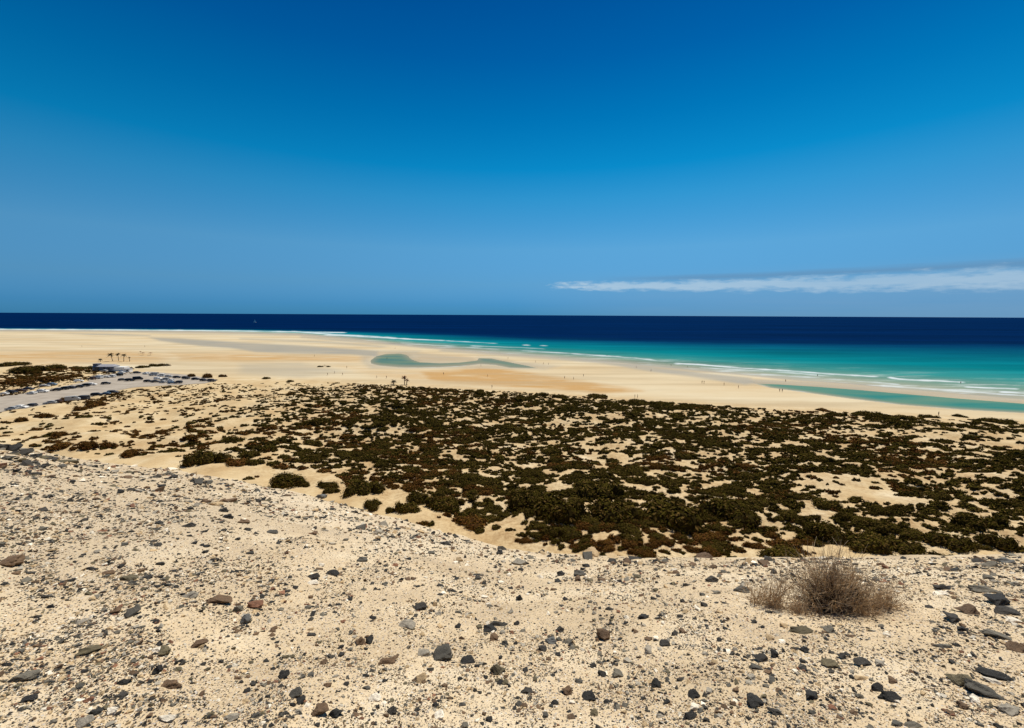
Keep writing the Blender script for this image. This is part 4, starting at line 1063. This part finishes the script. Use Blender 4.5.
CARS = {
 'in the car park\'s near edge row': [(12, 410, 'silver', 'car'), (22, 408.8, 'white', 'car'), (31, 407.6, 'dark grey', 'car'), (50, 403.8, 'silver', 'car'), (57, 402.6, 'dark brown', 'car'), (73, 402, 'silver', 'van'), (83, 399.6, 'dark grey', 'van'), (97, 396, 'black', 'suv'), (105, 394.8, 'blue', 'car'), (113, 393.6, 'dark grey', 'suv')],
 'in the car park\'s long middle row': [(32, 394, 'white', 'car'), (43, 392.3, 'white', 'suv'), (56, 390.8, 'black', 'car'), (64, 389.6, 'black', 'suv'), (71.5, 388.5, 'dark blue', 'car'), (78.5, 387.6, 'black', 'car'), (85, 386.4, 'black', 'suv'), (92, 385.3, 'white', 'car'), (106, 384.2, 'black', 'car'),
     (122.5, 380.6, 'dark grey', 'car'), (130, 381, 'black', 'suv'), (138, 380, 'dark blue', 'van'), (148, 382, 'black', 'car'), (155.5, 382.4, 'dark blue', 'car'), (178, 383.6, 'dark grey', 'suv')],
 'in the far left row by the shrubs': [(3, 394, 'white', 'car'), (12, 392.4, 'dark blue', 'suv'), (21, 391.2, 'dark brown', 'suv'), (29, 389.6, 'dark grey', 'car'), (45, 386.4, 'silver', 'car'), (52.5, 385.2, 'blue', 'car')],
 'in the row by the beach hut': [(79, 382.8, 'white', 'car'), (92, 379.6, 'dark brown', 'suv'), (99, 378.5, 'white', 'van'), (106, 377.8, 'silver', 'car'), (112, 377.2, 'white', 'suv'), (119, 375.8, 'black', 'suv'), (121, 373.6, 'white', 'car'), (104, 371.8, 'silver', 'car'), (111, 373.4, 'black', 'suv')],
 'in the back row beyond the kiosk': [(137, 373.3, 'dark grey', 'car'), (146, 374.2, 'white', 'car'), (154, 375.6, 'silver', 'van'), (161.5, 376.2, 'white', 'suv'), (169, 377, 'silver', 'car'), (177, 378, 'dark blue', 'car'), (186, 378.9, 'black', 'suv'), (195.5, 379.8, 'black', 'car'), (203.5, 380.9, 'dark blue', 'car'), (212, 381.6, 'dark grey', 'suv')],
 'in the car park\'s short inner row': [(158, 379.2, 'white', 'car'), (165, 380.4, 'silver', 'suv'), (171, 381.4, 'white', 'car'), (163, 382.8, 'silver', 'car'), (172, 383.8, 'blue', 'car')],
}
DIRROW = 0.0
for row, lst in CARS.items():
    lst = sorted(lst, key=lambda q: q[0])
    for i, (px, py, c, kind) in enumerate(lst):
        if kind not in PROTO_CAR: r = PROTO_CAR[kind] = make_car(kind)
        else: r = copy_tree(PROTO_CAR[kind])
        put(r, px, py, random.choice([0, math.pi]) + random.gauss(0.25 if 'near edge' in row or 'middle' in row else 0.05, 0.25))
        r.location.z += 0.10
        for ch in r.children:
            if ch.name.startswith('body'): ch.color = PAINT[c] + (1,)
        r['label'] = '%s %s, %s %s' % (c, 'van' if kind == 'van' else 'car', ORD[i], row)
        r['category'] = 'van' if kind == 'van' else 'car'; r['group'] = 'vehicles parked in the beach car park'

# people
def skin_mesh(name, joints, edges, sub=1):
    me = bpy.data.meshes.new(name); me.from_pydata([j[0] for j in joints], edges, [])
    o = bpy.data.objects.new('tmp', me); COL.objects.link(o)
    o.modifiers.new('s', 'SKIN'); ly = me.skin_vertices[0] if me.skin_vertices else None
    if ly is None:
        bpy.context.view_layer.objects.active = o; bpy.ops.mesh.customdata_skin_add(); ly = me.skin_vertices[0]
    for i, j in enumerate(joints): ly.data[i].radius = (j[1], j[2] if len(j) > 2 else j[1]); ly.data[i].use_root = (i == 0)
    sb = o.modifiers.new('d', 'SUBSURF'); sb.levels = sub
    dg = bpy.context.evaluated_depsgraph_get(); dg.update()
    out = bpy.data.meshes.new_from_object(o.evaluated_get(dg)); out.name = name
    bpy.data.objects.remove(o); 
    for p in out.polygons: p.use_smooth = True
    return out

def make_person(stride, female):
    s = stride
    J = [((0, 0, .95), .13, .10), ((0, 0, 1.12), .12, .09), ((0, 0, 1.32), .155, .10), ((0, 0, 1.44), .07, .06), ((0, 0, 1.52), .052), ((0, -.01, 1.60), .085, .095), ((0, -.01, 1.69), .075, .085),
         ((.17, 0, 1.40), .055), ((.23, .05 + s * .1, 1.14), .042), ((.23, -.05 - s * .2, .92), .034), ((.23, -.08 - s * .22, .83), .032, .02),
         ((-.17, 0, 1.40), .055), ((-.23, .05 - s * .1, 1.14), .042), ((-.23, -.05 + s * .2, .92), .034), ((-.23, -.08 + s * .22, .83), .032, .02),
         ((.09, 0, .88), .09), ((.10, -.12 * s - .01, .50), .062), ((.10, .18 * s, .09), .042), ((.10, .18 * s - .14, .03), .035, .025),
         ((-.09, 0, .88), .09), ((-.10, .10 * s - .01, .50), .062), ((-.10, -.22 * s, .09), .042), ((-.10, -.22 * s - .14, .03), .035, .025)]
    E = [(0, 1), (1, 2), (2, 3), (3, 4), (4, 5), (5, 6), (2, 7), (7, 8), (8, 9), (9, 10), (2, 11), (11, 12), (12, 13), (13, 14), (0, 15), (15, 16), (16, 17), (17, 18), (0, 19), (19, 20), (20, 21), (21, 22)]
    body = skin_mesh('body', J, E); body.materials.append(M_SKIN)
    sh = skin_mesh('shirt', [((0, 0, .98), .155, .12), ((0, 0, 1.12), .135, .105), ((0, 0, 1.32), .175, .12), ((0, 0, 1.43), .09, .075), ((.17, 0, 1.40), .072), ((.215, .03 + s * .06, 1.22), .062), ((-.17, 0, 1.40), .072), ((-.215, .03 - s * .06, 1.22), .062)],
                   [(0, 1), (1, 2), (2, 3), (2, 4), (4, 5), (2, 6), (6, 7)]); sh.materials.append(M_CLOTH)
    st = skin_mesh('shorts', [((0, 0, .97), .15, .12), ((0, 0, .90), .15, .12), ((.095, -.03 * s, .78), .105), ((.10, -.10 * s - .01, .58), .085), ((-.095, .03 * s, .78), .105), ((-.10, .08 * s - .01, .58), .085)],
                   [(0, 1), (1, 2), (2, 3), (1, 4), (4, 5)]); st.materials.append(M_CLOTH)
    hb = bmesh.new(); bmesh.ops.create_uvsphere(hb, u_segments=10, v_segments=7, radius=1, matrix=Matrix.Translation((0, .02, 1.67)) @ Matrix.Diagonal((.094, .108, .095, 1)))
    if female: bmesh.ops.create_uvsphere(hb, u_segments=8, v_segments=6, radius=1, matrix=Matrix.Translation((0, .075, 1.56)) @ Matrix.Diagonal((.08, .05, .14, 1)))
    hair = from_bm('hair', hb, True); hair.materials.append(M_HAIR)
    return body, sh, st, hair
PM = [make_person(0.0, False), make_person(1.0, False), make_person(0.8, True)]
def person(px, py, v, shirt, shorts, rz, lab, z=None):
    r = bpy.data.objects.new('person', None); COL.objects.link(r)
    b, s, t, h = PM[v]
    link('body', b, None, r); a = link('shirt', s, None, r); a.color = shirt + (1,); a = link('shorts', t, None, r); a.color = shorts + (1,); link('hair', h, None, r)
    put(r, px, py, rz, z); r['label'] = lab; r['category'] = 'person'; r['group'] = 'people on the beach'
DK = (0.03, 0.03, 0.035); NV = (0.04, 0.05, 0.10); RD = (0.25, 0.05, 0.04); WH = (0.7, 0.7, 0.7); BR = (0.12, 0.07, 0.05); BL = (0.08, 0.15, 0.28)
PEOPLE = [
 (82, 347, 1, DK, DK, 'lone figure walking on the far left sand beyond the palms'), (144.8, 346.8, 1, DK, NV, 'lone figure walking beyond the palms, right of them'),
 (164, 366.8, 0, DK, DK, 'left one of three people right of the hedge by the car park'), (167, 366.6, 1, WH, DK, 'middle one of three people right of the hedge by the car park'), (170.4, 366.2, 2, DK, DK, 'right one of three people right of the hedge by the car park'),
 (314.5, 356.3, 1, DK, DK, 'lone walker on wet sand left of the lagoon'), (327.6, 375.2, 2, BR, DK, 'left one of three walkers between dunes and dark group'), (334.6, 373.4, 1, WH, BR, 'middle one of three walkers, farthest off'),
 (342.6, 375, 0, BR, DK, 'right one of three walkers between dunes and dark group'), (376.8, 378, 1, BR, NV, 'walker at dune edge, left one of a pair'), (386.5, 378.2, 0, DK, DK, 'dark walker at dune edge, right one of a pair'),
 (324.2, 366.6, 0, DK, DK, 'person standing inside the dark group on the sand, left'), (326, 366.8, 2, NV, DK, 'person standing inside the dark group on the sand, right'), (346.8, 368, 2, BR, DK, 'single person right of the dark group'),
 (395, 348.6, 1, DK, DK, 'figure on the sand between lagoon and surf'), (387, 359.2, 0, DK, DK, 'person wading in the left part of the lagoon'), (443.6, 374.6, 1, DK, NV, 'walker on golden sand below the lagoon, left'), (481, 366.2, 0, DK, DK, 'dark standing figure at the right end of the lagoon bend'),
 (487.6, 376.6, 0, DK, RD, 'dark figure on golden sand below the lagoon'), (492, 387.8, 2, BR, BR, 'walker just above the dune edge at the centre'), (508, 358.6, 1, DK, DK, 'figure beside the surf above the green lagoon arm'),
 (535.6, 362.4, 0, DK, DK, 'left one of three people beyond the green lagoon tip'), (543.4, 364.4, 1, RD, DK, 'middle one of three people beyond the green lagoon tip'), (548.6, 364.6, 2, WH, NV, 'right one of three people beyond the green lagoon tip'),
 (564.6, 378.6, 1, BR, DK, 'left one of three walkers on the pale sand'), (573.6, 379.4, 1, DK, DK, 'middle one of three walkers on the pale sand'), (583.5, 376.4, 0, DK, NV, 'right one of three walkers on the pale sand'),
 (634.8, 397.6, 0, DK, DK, 'left one of a pair at the dune edge'), (637.4, 397.8, 2, BR, DK, 'right one of a pair at the dune edge'), (607, 356.2, 0, DK, DK, 'bather standing in the shallow surf'), (636.2, 367.4, 1, WH, DK, 'walker on the waterline, left of another'),
 (651, 371.2, 2, WH, BR, 'walker in pale clothes on the waterline'), (687.4, 367.8, 0, DK, DK, 'bather in the shallows above the tidal flat'), (702, 383.2, 0, DK, DK, 'left one of a close pair on the sand by the tidal flat'), (704, 383.4, 1, DK, DK, 'right one of a close pair on the sand by the tidal flat'),
 (724, 385.2, 1, BR, DK, 'walker right of the close pair'), (738.4, 388, 0, BR, BR, 'walker at the tip of the turquoise strip'), (779.6, 391.6, 1, DK, NV, 'left one of a pair on the near bank of the strip'), (782.2, 391.8, 2, BR, DK, 'right one of a pair on the near bank of the strip'),
 (785.6, 381.2, 0, DK, DK, 'figure standing on the sandbar'), (817.4, 376.6, 0, DK, DK, 'bather by the breaking wave'), (960.6, 384, 0, DK, DK, 'dark surfer at the right end of a breaking wave'),
 (938.5, 415.4, 0, DK, DK, 'person standing on the sand by two dune shrubs at right'), (526, 346.2, 0, WH, DK, 'bather splashing in the surf at the centre'), (671, 366, 1, BR, DK, 'bather at the edge of the tidal flat')]
for i, (px, py, v, a, b, lab) in enumerate(PEOPLE):
    inw = any(w in lab for w in ('bather', 'surfer', 'wading'))
    person(px, py, v, a, b, random.uniform(-3, 3), lab, -0.35 if inw else None)

# palms by the beach hut and two small ones at the dune edge
def make_palm(seed, h, crown, frond_mat, lean):
    rnd = random.Random(seed)
    r = bpy.data.objects.new('palm_tree', None); COL.objects.link(r)
    pts = [Vector((lean * (f / 6) ** 1.6, 0.1 * math.sin(f), h * f / 6)) for f in range(7)]
    V, Fq = tubes([(pts, [0.24 - 0.015 * i for i in range(7)])], 8)
    link('trunk', mesh_np('trunk', V, Fq, None, True), M_BARK, r)
    bm = bmesh.new(); top = pts[-1]
    for i in range(26):
        a = i * 2.399 + rnd.uniform(-.3, .3); up = rnd.uniform(-0.3, 1.5); L = 1.75 * crown * rnd.uniform(0.75, 1.1)
        d = Vector((math.cos(a), math.sin(a), 0)); side = Vector((-d.y, d.x, 0)); prev = None
        for j in range(7):
            f = j / 6; c = top + d * L * f * math.cos(up * 0.6) + Vector((0, 0, L * (up * f * 0.75 - 0.62 * f * f)))
            w = crown * 0.19 * math.sin(math.pi * min(1, f * 0.9 + 0.12)) + 0.02
            cur = (bm.verts.new(c + side * w - Vector((0, 0, w * .6))), bm.verts.new(c), bm.verts.new(c - side * w - Vector((0, 0, w * .6))))
            if prev:
                bm.faces.new((prev[0], prev[1], cur[1], cur[0])); bm.faces.new((prev[1], prev[2], cur[2], cur[1]))
            prev = cur
    link('crown', from_bm('crown', bm), frond_mat, r)
    r['category'] = 'palm tree'
    return r
for px, py, sd, h, cr, fm, ln, lab, g in [(112.5, 361.2, 1, 5.6, 2.0, M_FROND, -1.2, 'palm leaning left behind the beach hut, widest crown', 1), (118.5, 360.6, 2, 5.4, 1.5, M_FROND, 0.2, 'upright dark-crowned palm right of the leaning palm', 1),
                                         (123.8, 361.4, 3, 5.4, 1.5, M_FROND, 0.6, 'third palm from the left behind the beach hut', 1), (129.6, 361.4, 4, 3.6, 0.7, M_FROND, 0.1, 'thin small-headed palm, rightmost behind the hut', 1),
                                         (100.5, 361.5, 8, 2.0, 1.1, M_FROND, 0.0, 'dwarf palm left of the leaning palm', 1),
                                         (404.6, 384.4, 5, 4.2, 1.25, M_FRONDB, -0.2, 'taller reddish dry palm at the dune edge', 2), (406.6, 384.6, 7, 2.8, 1.0, M_FRONDB, 0.3, 'shorter reddish palm leaning right beside the taller one', 2), (393.6, 384.2, 6, 2.0, 1.2, M_FROND, 0, 'squat palm left of the two reddish palms', 2)]:
    p = make_palm(sd, h, cr, fm, ln); put(p, px, py); p['label'] = lab; p['group'] = 'palms behind the beach hut' if g == 1 else 'small palms at the dune edge'

# flat sunshades far out on the sand
def parasol(px, py, lab, w=3.2):
    r = bpy.data.objects.new('sunshade', None); COL.objects.link(r)
    b = bmesh.new(); bmesh.ops.create_cone(b, cap_ends=False, segments=12, radius1=w / 2, radius2=0.05, depth=0.6, matrix=Matrix.Translation((0, 0, 2.3))); link('canopy', from_bm('canopy', b), M_FRONDB, r)
    b = bmesh.new(); bmesh.ops.create_cone(b, cap_ends=True, segments=8, radius1=.05, radius2=.05, depth=2.3, matrix=Matrix.Translation((0, 0, 1.15))); link('pole', from_bm('pole', b), M_BARK, r)
    put(r, px, py); r['label'] = lab; r['category'] = 'sunshade'; r['group'] = 'thatched sunshades beyond the hedge'
parasol(140.6, 353.6, 'smallest brown thatched sunshade, left one of three beyond the hedge', 2.2); parasol(143, 355, 'brown thatched sunshade, middle one of three beyond the hedge', 3.6); parasol(150.6, 355, 'brown thatched sunshade, right one of three beyond the hedge', 3.6)

# beach hut and kiosk
def hut():
    r = bpy.data.objects.new('beach_hut', None); COL.objects.link(r)
    b = bmesh.new(); box(b, (0, 0, 1.3), (13.5, 6, 2.6)); link('wall', from_bm('wall', b), M_WALL, r)
    b = bmesh.new()
    P = [(-7.1, -3.5, 2.6), (7.1, -3.5, 2.6), (7.1, 3.5, 2.6), (-7.1, 3.5, 2.6)]; Q = [(-6.2, 0, 3.7), (6.2, 0, 3.7)]
    v = [b.verts.new(p) for p in P + Q]
    for f in ((0, 1, 5, 4), (1, 2, 5), (2, 3, 4, 5), (3, 0, 4), (3, 2, 1, 0)): b.faces.new([v[i] for i in f])
    link('roof', from_bm('roof', b), M_ROOF, r)
    b = bmesh.new(); box(b, (-3.9, -3.02, 1.6), (3.0, .1, 1.7)); link('serving_hatch', from_bm('serving_hatch', b), M_DARKW, r)
    for x in (1.0, 4.2):
        b = bmesh.new(); box(b, (x, -3.02, 1.5), (1.3, .1, 1.0)); link('window', from_bm('window', b), M_DARKW, r)
    b = bmesh.new(); box(b, (-5.0, -1.0, 3.6), (3.4, 3.0, 1.2)); link('roof_box', from_bm('roof_box', b), M_WALL, r)
    b = bmesh.new(); box(b, (11.0, -.5, 1.15), (7.0, 4.6, 2.3)); link('side_shed', from_bm('side_shed', b), M_WHITE, r)
    r.scale = (1, 1, 1.25); put(r, 106.5, 370.6, 0.05); r['label'] = 'low blue-grey beach hut behind the parked cars, with a paler side shed'; r['category'] = 'beach hut'
    k = bpy.data.objects.new('kiosk', None); COL.objects.link(k)
    b = bmesh.new(); box(b, (0, 0, 1.2), (3.4, 3, 2.4)); link('wall', from_bm('wall', b), M_WHITE, k)
    b = bmesh.new(); box(b, (0, 0, 2.5), (3.8, 3.4, .18)); link('roof', from_bm('roof', b), M_ROOF, k)
    b = bmesh.new(); box(b, (.3, -1.51, 1.3), (1.2, .08, 1.0)); link('hatch', from_bm('hatch', b), M_DARKW, k)
    put(k, 128.6, 372, 0.1); k['label'] = 'small white kiosk right of the beach hut beside the dark hedge'; k['category'] = 'kiosk'
hut()

# sailing boat far out
def boat():
    r = bpy.data.objects.new('sailing_boat', None); COL.objects.link(r)
    S = []
    for x, w, z in ((-6, 1.0, 1.1), (-4, 1.6, 1.1), (0, 1.9, 1.1), (4, 1.2, 1.3), (6.5, .05, 1.5)): S.append([(x, -w, z), (x, -w * .7, 0.1), (x, 0, -.5), (x, w * .7, 0.1), (x, w, z)])
    link('hull', from_bm('hull', loft(S), True), M_WHITE, r)
    b = bmesh.new(); box(b, (-.5, 0, 1.5), (4.5, 2.2, .8)); link('cabin', from_bm('cabin', b), M_WHITE, r)
    b = bmesh.new(); bmesh.ops.create_cone(b, cap_ends=True, segments=8, radius1=.12, radius2=.08, depth=16, matrix=Matrix.Translation((.8, 0, 9))); link('mast', from_bm('mast', b), M_RIM, r)
    def sail(nm, pts):
        b = bmesh.new(); a = [b.verts.new(p) for p in pts]; c = [b.verts.new((p[0], p[1] + .06, p[2])) for p in pts]
        b.faces.new(a); b.faces.new(c[::-1])
        for i in range(3): b.faces.new((a[i], a[(i + 1) % 3], c[(i + 1) % 3], c[i]))
        link(nm, from_bm(nm, b), M_WHITE, r)
    sail('mainsail', [(.6, .2, 2.6), (-5.2, .9, 2.6), (.6, .1, 16.5)]); sail('foresail', [(1.2, .2, 2.2), (6.2, .2, 1.7), (1.0, .1, 15.5)])
    x, y = on_plane([254.8], [322.6], 0.0); r.location = (float(x[0]), float(y[0]), 0.0); r.rotation_euler = (0, 0, .3)
    r['label'] = 'small white sailing boat on the dark sea at left, below the horizon'; r['category'] = 'boat'
boat()
